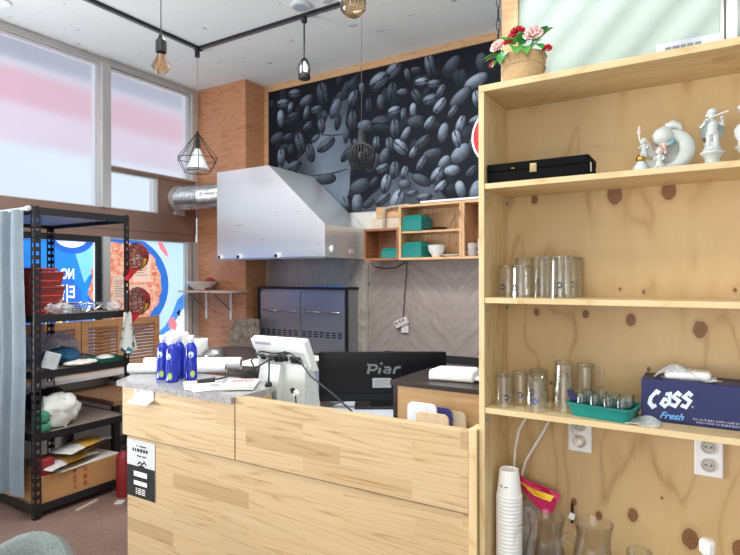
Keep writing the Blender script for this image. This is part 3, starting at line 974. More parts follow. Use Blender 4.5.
# teal tray and shot glasses
TR = math.radians(-9)
tr = thing('tray', 'teal plastic basket holding small shot glasses on the lower shelf', 'tray', (-.268, 1.738, .9965), TR)
def rrect(hx, hy, r, n=4):
    P_ = []
    for cx, cy, a0 in ((hx - r, hy - r, 0), (-hx + r, hy - r, 90), (-hx + r, -hy + r, 180), (hx - r, -hy + r, 270)):
        P_ += [(cx + r * math.cos(math.radians(a0 + 90 * i / n)), cy + r * math.sin(math.radians(a0 + 90 * i / n))) for i in range(n + 1)]
    return P_
def rings_of(*lv):
    return [[(x, y, z) for x, y in rrect(hx, hy, r)] for hx, hy, r, z in lv]
MB().rings(rings_of((.078, .050, .012, 0), (.088, .060, .014, .034), (.094, .066, .015, .036), (.094, .066, .015, .039), (.086, .058, .013, .039), (.076, .048, .012, .004))).build('basket', 'teal', tr, smooth=40)
k = MB()
for dx in (-.03, -.005, .02):
    k.bx(dx - .008, dx + .008, -.0665, -.066, .0368, .0385)
k.build('rim_rib', plain((12, 108, 102), .4), tr)
sg0 = None
ORD = 'first second third'.split()
for rw, yy in enumerate((-.030, .002, .033)):
    for cl in range(4):
        xx = -.054 + cl * .037 + (.006 if rw % 2 else 0)
        px, py = -.268 + xx * math.cos(TR) - yy * math.sin(TR), 1.738 + xx * math.sin(TR) + yy * math.cos(TR)
        lab = '%s small shot glass from the left in the %s row of the teal tray' % (('first', 'second', 'third', 'fourth')[cl], ('front', 'middle', 'back')[rw])
        if sg0 is None:
            sg0 = thing('shot_glass', lab, 'glass', (px, py, 1.0012), 0, 'shot glasses in the teal tray')
            MB().lathe([(.0178, 0), (.0158, .056), (.014, .060), (.002, .060), (.002, .048), (.0135, .047), (.0160, .0005)], (0, 0, 0), 20, None, False, False).build('glass_body', 'glass_thick', sg0, smooth=50)
            MB().lathe([(.0136, .049), (.0138, .058)], (0, 0, 0), 20).build('glass_foot', 'glass_thick', sg0, smooth=50)
        else:
            dup(sg0, (px, py, 1.0012 + .0), 0, lab)
op = thing('bottle_opener', 'dark blue bottle opener at the left edge of the teal tray', 'bottle opener', (-.352, 1.727, 1.037))
MB().prism([(-.006, 0), (.012, 0), (.010, .010), (-.004, .026), (-.014, .032), (-.016, .024)], 'Y', -.010, .010).build('grip', plain((26, 32, 84), .35), op)
tag(MB().sheet(lambda u, v: (-.205 + .085 * u, 1.672 + .075 * v, .9985 + .010 * math.sin(PI * u) * v + .003 * math.sin(7 * u + 3 * v)), 14, 10, .001).build('plastic_bag', 'film_white', world=True, smooth=60), 'white plastic sheet lying before the blue tissue box', 'plastic sheet')

# blue tissue box
tb = thing('tissue_box', 'dark blue beer brand tissue box with white lettering', 'tissue box', (-.036, 1.81, .9965))
NAVY = plain((16, 26, 84), .42)
MB().bx(-.136, .136, -.063, .063, 0, .116, .002).build('carton', NAVY, tb)
MB().prism([(.075 * math.cos(a_) - .015, .032 * math.sin(a_)) for a_ in [2 * PI * q / 24 for q in range(24)]], 'Z', .1162, .1168).build('opening', 'film_white', tb)
FX = lambda x0, z0, sh=0.0: (lambda u, v: (x0 + u + sh * v, -.0636, z0 + v))
k = MB()
q = .0305
def letter(x, z, pts, wd=.0105):
    k.stroke(pts, wd, (lambda u, v: (x + u + .10 * v, -.0637, z + v + .27 * u)))
letter(-.112, .040, [(.019, .034), (.010, .041), (-.002, .026), (-.004, .012), (.006, -.002), (.014, .002)])
letter(-.086, .046, [(.008, .030), (.019, .030), (.019, .004), (.010, -.004), (.000, .006), (.006, .017), (.016, .012)], .0092)
letter(-.062, .048, [(.022, .024), (.013, .034), (.003, .025), (.019, .010), (.011, -.003), (-.002, .005)], .0092)
letter(-.037, .048, [(.023, .026), (.014, .036), (.004, .027), (.020, .012), (.012, -.003), (-.001, .005)], .0092)
k.build('brand_lettering', plain((214, 226, 232), .5, var=.02), tb, recalc=False)
MB().text('Fresh', .026, FX(-.062, .019), .45, .0006).build('fresh_lettering', plain((108, 176, 232), .5), tb, recalc=False)
for z_, x_, tx, sz in ((.018, .050, '경고 : 지나친 음주는 간경화나 간암을 일으키며', .0062), (.010, .050, '운전이나 작업중 사고 발생률을 높입니다', .0062), (.050, -.010, '®', .008)):
    MB().text(tx, sz, FX(x_, z_)).build('small_print', plain((200, 206, 220), .5), tb, recalc=False)
ts = thing('tissue_pack', 'white tissue bundle in clear film lying on the blue box', 'tissue', (-.055, 1.805, 1.1145))
MB().bx(-.060, .052, -.036, .036, 0, .024, .011).wob(.003, 25, 3, lambda c_: c_.z < .003).build('tissue', plain((244, 244, 240), .8, var=.02), ts, smooth=60)
MB().sheet(lambda u, v: (-.085 + .15 * u, -.042 + .084 * v, .004 + .034 * math.sin(PI * min(1, u * 1.3)) * (.6 + .4 * math.sin(PI * v)) + .004 * math.sin(u * 13 + v * 9)), 16, 10, .0006).build('film_wrap', 'film', ts, smooth=60)

# lower compartment: cups, packet, pitchers
cu = thing('paper_cup_stack', 'tall stack of white paper cups in the lower left of the bookcase', 'cup stack', (-.552, 1.745, .4005))
prof = []
for i in range(26):
    z0 = i * .0118
    prof += [(.0402, z0), (.0412, z0 + .002), (.0412, z0 + .0055), (.0400, z0 + .0085)]
z0 = 26 * .0118
MB().lathe(prof + [(.0400, z0), (.0415, z0 + .003), (.0395, z0 + .006)], (0, 0, 0), 28).build('nested_cups', plain((240, 240, 236), .55, var=.02), cu, smooth=30)
tpc = MB().lathe([(.0382, z0 + .0062), (.0300, z0 + .082), (.0292, z0 + .0835), (.0280, z0 + .0828), (.0275, z0 + .078), (.0, z0 + .077)], (0, 0, 0), 28, None, True, True)
tpc.build('top_cup', plain((244, 244, 240), .5, var=.02), cu, smooth=40)
MB().stroke([(-.014, .004), (-.010, -.004), (-.006, .004), (-.004, -.004)], .0022, lambda u, v: ((.0358) * math.cos(-PI / 2 + u / .036 - .2), .0362 * math.sin(-PI / 2 + u / .036 - .2), z0 + .036 + v)).stroke([(.004, -.001), (.014, .0)], .003, lambda u, v: ((.0358) * math.cos(-PI / 2 + u / .036 - .2), .0362 * math.sin(-PI / 2 + u / .036 - .2), z0 + .036 + v)).build('cup_print', plain((110, 110, 110), .6), cu, recalc=False)
PK = plain((206, 34, 98), .4)
pk = thing('snack_packet', 'pink and yellow packet folded open behind the left pitcher', 'packet', (-.492, 1.85, .4005))
pk_out = [(-.553, .765), (-.530, .741), (-.498, .723), (-.449, .721), (-.414, .704), (-.421, .684), (-.434, .654), (-.458, .634), (-.482, .642), (-.512, .676), (-.543, .720)]
def crum(mb, seed):
    for v_ in mb.b.verts:
        v_.co.y += .010 * math.sin(v_.co.x * 60 + seed) + .006 * math.sin(v_.co.z * 90)
    return mb
W(crum(MB().prism(pk_out, 'Y', 1.828, 1.834), 0), 'pink_film', PK, pk)
W(crum(MB().prism([(-.546, .738), (-.522, .714), (-.494, .692), (-.437, .690), (-.428, .706), (-.466, .710), (-.496, .708), (-.524, .724)], 'Y', 1.814, 1.817), 0), 'yellow_band', plain((240, 196, 50), .45), pk)
MB().lathe([(.024, 0), (.027, .01), (.026, .16), (.030, .22), (.028, .25)], (-.03, -.004, 0), 18, None, True, False).wob(.004, 20, 4, lambda c_: c_.z < .003).build('clear_bag', film('thin_clear_film', (235, 238, 240), .22), pk, smooth=60)


def pitcher(loc, label, a_h):
    o = thing('water_pitcher', label, 'pitcher', loc)
    prof = [(.060, .0), (.068, .006), (.068, .060), (.062, .130), (.050, .195), (.045, .222), (.047, .236), (.052, .256), (.053, .262), (.0505, .262), (.046, .240), (.043, .222), (.048, .194), (.059, .130), (.065, .060), (.064, .010), (.002, .006)]
    mb = MB().lathe(prof, (0, 0, 0), 32, None, True, False)
    for v_ in mb.b.verts:
        if v_.co.z > .222:
            a_ = math.atan2(v_.co.y, v_.co.x)
            d_ = math.cos(a_ - (a_h + PI))
            if d_ > .75:
                v_.co *= 1 + .0
                v_.co.x += .03 * (d_ - .75) * math.cos(a_)
                v_.co.y += .03 * (d_ - .75) * math.sin(a_)
    mb.build('jug', 'pitcher_glass', o, smooth=50)
    ca, sa = math.cos(a_h), math.sin(a_h)
    pts = [(.050, .205), (.072, .222), (.092, .206), (.098, .150), (.092, .080), (.080, .045), (.066, .040)]
    MB().tube([(r_ * ca, r_ * sa, z_) for r_, z_ in pts], .0085, 10).build('handle', 'pitcher_glass', o, smooth=60)
    return o


pitcher((-.442, 1.752, .4005), 'clear water pitcher next to the paper cup stack', math.radians(200))
pitcher((-.308, 1.778, .4005), 'clear water pitcher on the right, standing free of the packet', math.radians(205))
sp = tag(MB().lathe([(.058, 0), (.06, .01), (.054, .09), (.046, .1), (.02, .104)], (-.442, 1.752, .4085), 22).wob(.004, 20).build('steel_strainer', plain((90, 100, 112), .3), world=True, smooth=60), 'dark grey lump of cloth inside the left pitcher', 'cloth')
cl = thing('binder_clip', 'small black and white clip hanging between the two pitchers', 'clip', (-.385, 1.868, .61))
MB().bx(-.004, .004, -.004, .004, 0, .062, .001).build('clip_bar', 'black', cl)
MB().box((.0, -.006, .024), (.018, .010, .020), RY(.3), .003).build('clip_body', 'white', cl)
tag(MB().lathe([(.033, 0), (.036, .01), (.036, .21), (.034, .222), (.031, .222), (.033, .20), (.033, .012), (.002, .008)], (-.178, 1.75, .4005), 26, None, True, False).build('glass_jar', 'glass_thick', world=True, smooth=50), 'clear glass jar right of the pitchers, only its rim showing', 'jar')
sb = thing('squeeze_bottle', 'bottle with a white ribbed cap at the lower right of the bookcase', 'bottle', (-.013, 1.75, .4005))
MB().lathe([(.030, 0), (.032, .006), (.032, .19), (.026, .222), (.014, .236), (.012, .248)], (0, 0, 0), 24).build('bottle_body', plain((226, 232, 232), .35), sb, smooth=50)
MB().lathe([(.010, .246), (.012, .256), (.019, .262), (.0195, .285), (.016, .293), (.003, .296)], (0, 0, 0), 10).build('cap', 'white', sb)
#PART4
# ------------------------------------------------------------------ on the granite
bt = thing('spray_bottle', 'leftmost of the four blue bottles on the granite, set back', 'bottle', (-2.262, 1.775, .9125), .3, 'blue bottles on the granite')
t = NT('blue_liquid_plastic')
nz = t.noise(t.coords(), 20, 2)
t.bsdf(t.ramp(nz, (.3, S(22, 40, 168)), (.7, S(36, 66, 214))), .12, 0, .6)
bb = t.t.nodes['Principled BSDF']
bb.inputs['Transmission Weight'].default_value = .35
M['blue'] = t.m
MB().lathe([(.026, 0), (.0295, .005), (.0295, .012), (.0275, .022), (.0285, .06), (.0285, .115), (.0270, .150), (.020, .166), (.0125, .174), (.0115, .180)], (0, 0, 0), 28).build('bottle_body', 'blue', bt, smooth=50)
MB().lathe([(.0118, .174), (.0122, .180), (.0122, .188), (.0118, .19)], (0, 0, 0), 20).build('bottle_neck', plain((196, 210, 232), .2), bt, smooth=50)
MB().lathe([(.0142, .189), (.0150, .191), (.0145, .210), (.0125, .212)], (0, 0, 0), 20).build('cap', plain((242, 244, 246), .35), bt, smooth=40)
def cyl(r, a0=-PI / 2):
    return lambda u, v: (r * math.cos(a0 + u / r), r * math.sin(a0 + u / r), v)
el = lambda cx, cz, a_, b_: [(cx + a_ * math.cos(2 * PI * q / 18), cz + b_ * math.sin(2 * PI * q / 18)) for q in range(18)]
MB().flat([el(.004, .122, .013, .015)], cyl(.0292)).build('round_label', plain((206, 220, 226), .5), bt)
MB().flat([el(.012, .030, .011, .016)], cyl(.0296)).build('green_label', plain((176, 206, 96), .5), bt)
k = MB()
for z_, tx, sz in ((.096, 'CLEAN', .011), (.080, 'WINDOW', .008), (.068, '500ml', .008)):
    pass
MB().flat([[(-.012, .052 + .008 * q), (.008, .052 + .008 * q), (.008, .055 + .008 * q), (-.012, .055 + .008 * q)] for q in range(5)], cyl(.0292)).build('label_lines', plain((120, 140, 226), .5), bt)
for (l, rz, lab) in (((-2.165, 1.752, .9125), .1, 'front bottle of the four blue bottles, in the middle nearest the counter edge'), ((-2.140, 1.842, .9125), .7, 'rightmost of the four blue bottles on the granite'), ((-2.218, 1.835, .9125), -.4, 'blue bottle mostly hidden behind the front one, only its cap clear')):
    dup(bt, l, rz, lab)


def paper_tube(a, b, r, name, label, zc):
    o = thing(name, label, 'paper roll', ((a[0] + b[0]) / 2, (a[1] + b[1]) / 2, zc))
    A, B = Vector((*a, zc + r)), Vector((*b, zc + r))
    L = B - A
    n_ = 24
    d = L.normalized()
    s_ = d.cross(Vector((0, 0, 1))).normalized()
    def ring(p, rr):
        return [p + (s_ * math.cos(2 * PI * i / n_) + Vector((0, 0, 1)) * math.sin(2 * PI * i / n_)) * rr for i in range(n_)]
    W(MB().rings([ring(A, r * .72), ring(A, r), ring(B, r), ring(B, r * .74), ring(B - d * .05, r * .72), ring(A, r * .72)], True, False, False), 'paper', plain((238, 240, 240), .55, var=.02), o, smooth=40)
    W(MB().rings([ring(B - d * .002, r * .75), ring(B - d * .001, r * .60), ring(B - d * .06, r * .58), ring(A + d * .002, r * .6)], True, False, True), 'core', plain((150, 112, 86), .7), o, smooth=40)
    return o


paper_tube((-2.555, 1.798), (-2.130, 2.058), .0245, 'paper_roll', 'thinner white paper roll lying across behind the blue bottles', .9125)
paper_tube((-2.560, 1.898), (-2.130, 2.167), .0335, 'paper_roll', 'thicker white paper roll behind the thin one, its brown core showing', .9125)


def sheet(loc, sx, sy, rz, name, label, cat, m, th=.0012):
    return tag(MB().box((0, 0, th / 2), (sx, sy, th)).build(name, m, loc=loc), label, cat), None


def paper(loc, sx, sy, rz, label, name='paper_sheet', cat='paper', m='paper', th=.0014, print_col=None):
    o = thing(name, label, cat, loc, rz)
    MB().box((0, 0, th / 2), (sx, sy, th)).build('sheet', m, o)
    if print_col:
        k = MB().flat([[(-sx * .3, sy * .1), (sx * .3, sy * .1), (sx * .3, sy * .36), (-sx * .3, sy * .36)]], lambda u, v: (u, v, th + .0003))
        for q in range(5):
            z_ = -sy * .06 - q * sy * .075
            k.flat([[(-sx * .36, z_), (sx * (.30 - .06 * (q % 3)), z_), (sx * (.30 - .06 * (q % 3)), z_ + sy * .02), (-sx * .36, z_ + sy * .02)]], lambda u, v: (u, v, th + .0003))
        k.build('print', plain(print_col, .6), o, recalc=False)
    return o


paper((-1.99, 1.77, .9125), .15, .20, .9, 'left leaflet of the loose papers on the granite', print_col=(206, 170, 168))
paper((-1.905, 1.735, .9140), .14, .17, -.4, 'folded white receipt sheet in the middle of the granite papers', print_col=(170, 172, 176))
bk = thing('booklet', 'white booklet lying nearest the screen stand on the granite', 'booklet', (-1.80, 1.83, .9155), .62)
MB().bx(-.07, .07, -.095, .095, 0, .013, .002).build('pages', 'paper', bk)
MB().bx(-.072, .072, -.097, .097, .0132, .0146, .0004).build('cover', plain((240, 238, 240), .4), bk)
MB().flat([[(-.05, .02), (.05, .02), (.05, .08), (-.05, .08)]], lambda u, v: (u, v, .0149)).build('cover_print', plain((200, 150, 158), .5), bk)
sc = thing('cable_end', 'black cable with a thick connector lying over the papers', 'cable', (-1.95, 1.78, .916))
W(MB().tube([(-1.985, 1.745, .932), (-1.925, 1.795, .938)], [.009, .011], 10), 'connector', 'black', sc, smooth=50)
W(MB().tube([(-1.925, 1.795, .938), (-1.85, 1.86, .960), (-1.78, 1.93, .995), (-1.745, 1.985, 1.030), (-1.70, 2.01, 1.055), (-1.66, 2.008, 1.05), (-1.60, 2.0, 1.02), (-1.53, 1.98, .965), (-1.40, 1.97, .90), (-1.28, 1.96, .83), (-1.25, 1.95, .765)], .0038, 8), 'cord', 'cable', sc, smooth=60)
mc = thing('small_stand', 'thin black rod standing on a round foot at the granite end', 'stand', (-1.70, 1.90, .9125))
MB().lathe([(.016, 0), (.018, .004), (.014, .014), (.008, .02)], (0, 0, 0), 18).build('foot', 'black', mc, smooth=50)
MB().tube([(0, 0, .018), (.002, .002, .07), (.0, .004, .13)], [.0045, .0035, .0045], 8).tube([(0, .004, .13), (.01, .01, .136)], .003).build('rod', 'black', mc, smooth=60)

# ------------------------------------------------------------------ behind the counter
POSW = plain((232, 234, 232), .4, var=.02)
ps = thing('pos_terminal', 'white touch screen till seen from behind with cables in its back', 'till', (-1.750, 2.06, .7505))
ti = RX(math.radians(26))
tm = Matrix.Translation((0, 0, .290)) @ Matrix.Diagonal((.86, 1, .95, 1)) @ ti.to_4x4()
k = MB().bx(-.195, .195, .004, .022, -.10, .085, .012).tf(tm)
k.build('screen_bezel', POSW, ps, smooth=40)
MB().bx(-.18, .18, .0225, .0235, -.085, .070).tf(tm).build('screen_glass', 'black_gloss', ps)
k = MB().prism([(-.190, .080), (.190, .080), (.192, -.050), (.160, -.085), (.080, -.098), (-.120, -.098), (-.188, -.070)], 'Y', -.016, .005)
k.tf(tm).build('back_shell', POSW, ps)
MB().bx(-.17, .165, -.0175, -.016, -.060, .020, .0).tf(tm).build('port_recess', plain((206, 208, 206), .5), ps)
for x, w_ in ((-.135, .028), (-.08, .02), (-.045, .02), (-.01, .03), (.03, .024), (.09, .05), (.125, .014)):
    MB().bx(x - w_ / 2, x + w_ / 2, -.030, -.0165, -.036 + .006 * math.sin(x * 40), -.004, .003).tf(tm).build('connector', 'black', ps)
MB().flat([[(-.165, .052), (-.05, .052), (-.05, .068), (-.165, .068)]], lambda u, v: tuple(tm @ Vector((u, -.0166, v)))).build('type_label', plain((168, 174, 182), .5), ps)
MB().tube([(-.14, -.045, .30), (-.10, -.075, .285), (-.03, -.08, .28), (.03, -.07, .285), (.08, -.05, .30)], .005).tube([(-.12, -.04, .29), (-.07, -.07, .30), (.0, -.07, .295), (.05, -.04, .30)], .004).tube([(-.13, -.04, .28), (-.15, -.06, .25), (-.12, -.05, .18), (-.13, -.03, .03)], .004).build('cable_bundle', 'cable', ps, smooth=60)
MB().prism([(-.055, 0), (.105, 0), (.075, .12), (.050, .235), (-.02, .235), (-.045, .12)], 'X', -.125, .0).build('stand', POSW, ps)
MB().prism([(-.02, .02), (.115, .02), (.09, .14), (.05, .24), (.0, .24), (-.01, .12)], 'X', .0005, .135).build('stand_side', plain((214, 216, 212), .45), ps)
MB().bx(-.155, .175, -.07, .16, 0, .016, .006).build('base', POSW, ps)
MB().bx(-.075, -.025, -.0530, -.0505, .10, .104).build('maker_mark', plain((180, 182, 184), .5), ps)
cp = thing('adapter_plug', 'small black and white plug dangling beside the till stand', 'plug', (-1.57, 1.93, .7505))
MB().box((0, 0, .14), (.03, .02, .022), RY(-.5), .004).build('plug_body', 'white', cp)
MB().box((-.012, -.004, .150), (.012, .02, .024), RY(-.5), .003).build('plug_head', 'black', cp)
MB().tube([(.0, 0, .13), (.004, .0, .09), (.018, 0, .05), (.03, 0, .006)], .003).tube([(.03, 0, .045), (.024, 0, .02)], .006).build('cord', 'cable', cp)

pi_ = thing('display_monitor', 'wide black monitor seen from behind with a grey brand mark', 'monitor', (-1.4105, 2.4195, .7505), math.radians(31.5))
MB().bx(-.319, .319, 0, .030, .03, .275, .004).build('housing', plain((16, 17, 21), .3, var=.04, spec=.3), pi_)
MB().bx(-.319, .319, -.012, 0, .03, .070, .004).bx(-.319, .319, -.003, 0, .07, .275, .001).build('back_cover', plain((15, 16, 20), .3, var=.04, spec=.3), pi_)
MB().bx(-.31, .31, .030, .031, .04, .268).build('panel', 'black_gloss', pi_)
GRY = plain((122, 124, 126), .5)
k = MB()
mp = lambda u, v: (u, -.0036, v)
def st(pts, wd=.012):
    k.stroke([(x + .26 * z, z * 1.15 + .1675) for x, z in pts], wd, mp)
st([(-.088, .040), (-.072, .040)], .009)
st([(-.073, .0), (-.073, .042)], .013)
st([(-.068, .038), (-.045, .038), (-.036, .032), (-.036, .022), (-.045, .016), (-.066, .016)], .010)
st([(-.018, .0), (-.018, .026)], .012)
st([(-.017, .040), (-.016, .049)], .012)
st([(.002, .028), (.026, .028), (.034, .022), (.034, .0)], .010)
st([(.034, .004), (.012, .004), (.004, .010), (.012, .016), (.034, .016)], .008)
st([(.056, .0), (.056, .018), (.064, .028), (.084, .028)], .012)
k.build('brand_mark', GRY, pi_, recalc=False)
MB().bx(-.050, .043, -.0042, -.003, .098, .146).build('sticker', plain((186, 188, 190), .5), pi_)
k = MB()
for q in range(4):
    k.bx(-.042, .012 + .02 * (q % 2), -.0048, -.0042, .106 + q * .009, .108 + q * .009)
k.build('sticker_print', plain((120, 122, 126), .5), pi_)
MB().bx(-.06, .06, .0, .022, 0, .03).bx(-.14, .14, -.05, .12, 0, .012, .004).build('foot', 'black', pi_)

dk = thing('till_cabinet', 'low cabinet with a dark brown top and raw chipboard back', 'cabinet', (-.93, 2.20, .7505))
W(MB().bx(-1.140, -.640, 2.015, 2.395, .955, .974, .002), 'top', plain((46, 36, 34), .35), dk)
W(MB().bx(-1.135, -1.117, 2.035, 2.385, .7505, .9545), 'side_panel', plain((46, 36, 34), .4), dk)
W(MB().bx(-.662, -.645, 2.035, 2.385, .7505, .9545), 'side_panel', plain((46, 36, 34), .4), dk)
W(MB().bx(-1.1165, -.6625, 2.038, 2.046, .7505, .9545), 'back_panel', 'desk', dk)
tp = thing('tissue_packet', 'soft white tissue packet lying on the dark cabinet top', 'tissue', (-.905, 2.17, .9745), .12)
MB().bx(-.100, .085, -.062, .062, 0, .045, .013).wob(.012, 14, 5, lambda c_: c_.z < .004).build('wrap', plain((240, 240, 238), .5, var=.02), tp, smooth=60)
MB().bx(.080, .115, -.045, .045, .008, .020, .005).wob(.004, 20, 2).build('end_fold', plain((232, 232, 230), .5), tp, smooth=60)
MB().box((-.01, .0, .0452), (.06, .02, .001), RZ(.3)).build('opening_sticker', plain((216, 218, 222), .5), tp)
tag(MB().tube([(-.78, 2.33, .978), (-.80, 2.42, 1.015), (-.77, 2.46, 1.03), (-.73, 2.47, 1.0), (-.70, 2.46, .93), (-.70, 2.46, .752)], .005).build('electric_cable', plain((90, 90, 92), .5), world=True), 'grey cord curving over the back of the dark cabinet', 'cord')
for (x, y, z0, w_, h_, rz, m_, lab) in ((-.962, 1.955, .7505, .125, .162, .05, (228, 234, 244), 'white plastic board propped behind the counter, left of three'), (-.905, 1.925, .7505, .135, .136, .0, (222, 198, 166), 'beige board in front of the white one, behind the counter'), (-.900, 1.985, .7505, .10, .146, -.05, (60, 66, 130), 'navy board between the white and beige boards'), (-.860, 2.004, .7505, .12, .134, 0, (206, 190, 166), 'tan rounded board at the right of the propped boards')):
    P_ = [(a_ , b_ + h_ / 2) for a_, b_ in rrect(w_ / 2, h_ / 2, .022)]
    tag(MB().prism(P_, 'Y', -.004, .004).build('clip_board', plain(m_, .45), loc=(x, y, z0)), lab, 'board')['group'] = 'boards propped behind the counter'

# rear work table with its clutter
wt = thing('work_table', 'dark topped work table behind the granite counter', 'table', (-2.55, 2.5, 0))
W(MB().bx(-2.985, -1.95, 2.21, 2.95, .868, .905, .003), 'table_top', plain((58, 52, 52), .35), wt)
for x in (-2.80, -2.0):
    for y in (2.30, 2.9):
        W(MB().bx(x - .025, x + .025, y - .025, y + .025, 0, .868), 'leg', 'grey', wt)
for (x, y, h_, r_, lab) in ((-2.895, 2.38, .150, .070, 'taller white paper towel roll behind the blue bottles'), (-2.80, 2.475, .105, .055, 'shorter white paper towel roll to the right behind the bottles')):
    o = thing('paper_towel_roll', lab, 'paper roll', (x, y, .9055))
    MB().lathe([(r_ * .96, 0), (r_, .004), (r_, h_ - .004), (r_ * .97, h_), (.022, h_), (.022, .002)], (0, 0, 0), 30).wob(.002, 18).build('paper', plain((238, 238, 238), .8, var=.02), o, smooth=40)
    MB().lathe([(.0215, .003), (.0215, h_ - .001), (.019, h_ - .001), (.019, .003)], (0, 0, 0), 18, None, False, False).build('core', plain((170, 136, 104), .8), o, smooth=40)
bw = thing('steel_bowl', 'upturned grey steel bowl on the rear table', 'bowl', (-2.665, 2.475, .9055))
MB().lathe([(.075, 0), (.077, .003), (.070, .026), (.052, .046), (.026, .056), (.002, .058)], (0, 0, 0), 30).build('bowl_shell', metal('dull_steel', (150, 148, 146), .4), bw, smooth=60)
tag(MB().bx(-2.47, -2.23, 2.62, 2.86, .906, .922, .004).build('laptop', plain((34, 34, 38), .4), world=True), 'flat black lid lying on the rear table beyond the steel bowl', 'lid')
paper((-2.19, 2.45, .9057), .36, .26, .25, 'large white sheet with print lying on the dark rear table', 'printed_sheet', print_col=(182, 186, 206))
paper((-2.15, 2.72, .9057), .30, .22, -.1, 'white sheet farther back on the dark rear table', 'printed_sheet', print_col=(190, 192, 206))
bx_ = thing('cardboard_tray', 'open brown cardboard box end showing beside the thick paper roll', 'box', (-2.02, 2.30, .9055))
MB().bx(-.06, .12, -.05, .09, 0, .052, .002).build('carton', plain((122, 88, 66), .8), bx_)

# ------------------------------------------------------------------ kitchen back wall
hd = thing('extractor_hood', 'large stainless extractor hood with a sloping side over the range', 'extractor hood', (-3.2, 3.9, 1.56))
prof = [(-3.806, 1.562), (-2.607, 1.562), (-2.607, 1.824), (-3.193, 2.350), (-3.806, 2.350)]
def pan(poly, a0, a1, nm, m='steel'):
    W(MB().prism(poly, 'Y', a0, a1), nm, m, hd)
pan(prof, 3.575, 3.583, 'front_panel')
W(MB().prism([(3.5835, 1.562), (4.190, 1.562), (4.190, 1.822), (3.5835, 1.822)], 'X', -2.615, -2.607), 'end_panel', 'steel', hd)
k = MB()
n_ = Vector((.526, 0, .586)).normalized()
a_, b_ = Vector((-2.6145, 0, 1.8265)), Vector((-3.193, 0, 2.3455))
k.rings([[Vector((p.x, y, p.z)) for p in (a_, b_, b_ - n_ * .008, a_ - n_ * .008)] for y in (3.5835, 4.190)])
W(k, 'sloping_panel', 'steel', hd)
W(MB().bx(-3.806, -3.198, 3.5835, 3.928, 2.342, 2.350), 'top_panel', 'steel', hd)
W(MB().bx(-3.806, -3.798, 3.5835, 3.928, 1.562, 2.3415), 'end_panel', 'steel', hd)
W(MB().bx(-3.79, -2.62, 3.59, 3.925, 1.566, 1.572).bx(-3.81, -2.603, 3.571, 3.5745, 1.556, 1.572), 'bottom_gutter', 'steel_dark', hd)
for x, w_ in ((-3.752, .036), (-3.520, .044), (-3.090, .046)):
    o = W(MB().bx(x - w_ / 2, x + w_ / 2, 3.548, 3.5745, 1.565, 1.606, .004), 'switch_box', 'white', hd)
    MB().bx(x - w_ * .38 + 3.2, x + w_ * .32 + 3.2, 3.545 - 3.9, 3.548 - 3.9, .010, .036).build('rocker', plain((30, 40, 70), .3), o)
W(MB().bx(-2.6065, -2.600, 3.92, 3.985, 1.60, 1.64, .002), 'rating_plate', plain((206, 196, 186), .4), hd)
W(MB().ell((-2.600, 3.66, 1.63), (.012, .02, .03), 12), 'lamp_cap', 'white', hd)
# corrugated duct to the window panel
du = thing('exhaust_duct', 'corrugated silver flexible duct from the hood to the window wall', 'duct', (-4.1, 3.72, 2.04))
rings = []
pth = [Vector((-4.462, 3.68, 2.175)), Vector((-4.30, 3.68, 2.172)), Vector((-4.1, 3.70, 2.168)), Vector((-3.95, 3.71, 2.166)), Vector((-3.81, 3.71, 2.165))]
n_ = 96
for i in range(n_ + 1):
    f_ = i / n_ * 3.999
    q = int(f_)
    p_ = pth[q].lerp(pth[q + 1], f_ - q)
    r_ = .112 + .005 * math.cos(2 * PI * i / 4)
    rings.append([p_ + Vector((0, math.cos(2 * PI * j / 28) * r_, math.sin(2 * PI * j / 28) * r_)) for j in range(28)])
t = NT('foil_duct')
nz = t.noise(t.coords(), 22, 3)
t.bsdf(t.ramp(nz, (.3, S(176, 180, 186)), (.7, S(224, 226, 230))), .26, 1.0)
W(MB().rings(rings), 'flexible_hose', t.m, du, smooth=60)
W(MB().lathe([(.122, 0), (.122, .03), (.118, .06), (.115, .06), (.115, 0)], (0, 0, 0), 30, RY(PI / 2), False, False).tf(Matrix.Translation((-4.455, 3.68, 2.175))), 'wall_collar', 'alu', du, smooth=40)
W(MB().bx(-4.458, -4.452, 3.63, 3.76, 2.012, 2.06), 'mounting_plate', 'alu', du)

rg = thing('range', 'stainless range cabinet with a black frame, handles and vent slots', 'range', (-3.2, 4.1, 0))
y0 = 4.02
W(MB().bx(-3.72, -2.702, y0 + .012, 4.20, .30, 1.292), 'body', 'steel_dark', rg)
W(MB().bx(-3.725, -2.69, y0 - .012, 4.20, 1.2925, 1.315, .002).bx(-3.725, -3.700, y0 - .008, y0 + .011, .30, 1.292).bx(-2.714, -2.69, y0 - .008, y0 + .011, .30, 1.292), 'black_frame', 'black', rg)
def slots(x0, nm):
    d = W(MB().bx(x0, x0 + .482, y0, y0 + .0115, .66, 1.268, .002), 'door', 'steel_dark', rg)
    for q in range(2):
        xx = x0 + .05 + q * .22
        b = MB().tube([(xx, y0 - .001, 1.10), (xx + .01, y0 - .025, 1.098), (xx + .16, y0 - .025, 1.092), (xx + .17, y0 - .001, 1.09)], .007)
        b.tf(wm(d).inverted()).build('handle', 'chrome', d, smooth=60)
    b = MB()
    for q in range(7):
        xx = x0 + .015 + q * .066
        for z_ in (.905, .885, .865):
            b.bx(xx, xx + .046, y0 - .0015, y0, z_, z_ + .011)
    b.tf(wm(d).inverted()).build('vent_slots', 'black', d)
slots(-3.698, 'l')
slots(-3.207, 'r')
W(MB().bx(-3.70, -2.715, y0 + .002, y0 + .0118, .30, .655), 'lower_panel', plain((176, 188, 214), .3), rg)
k = MB()
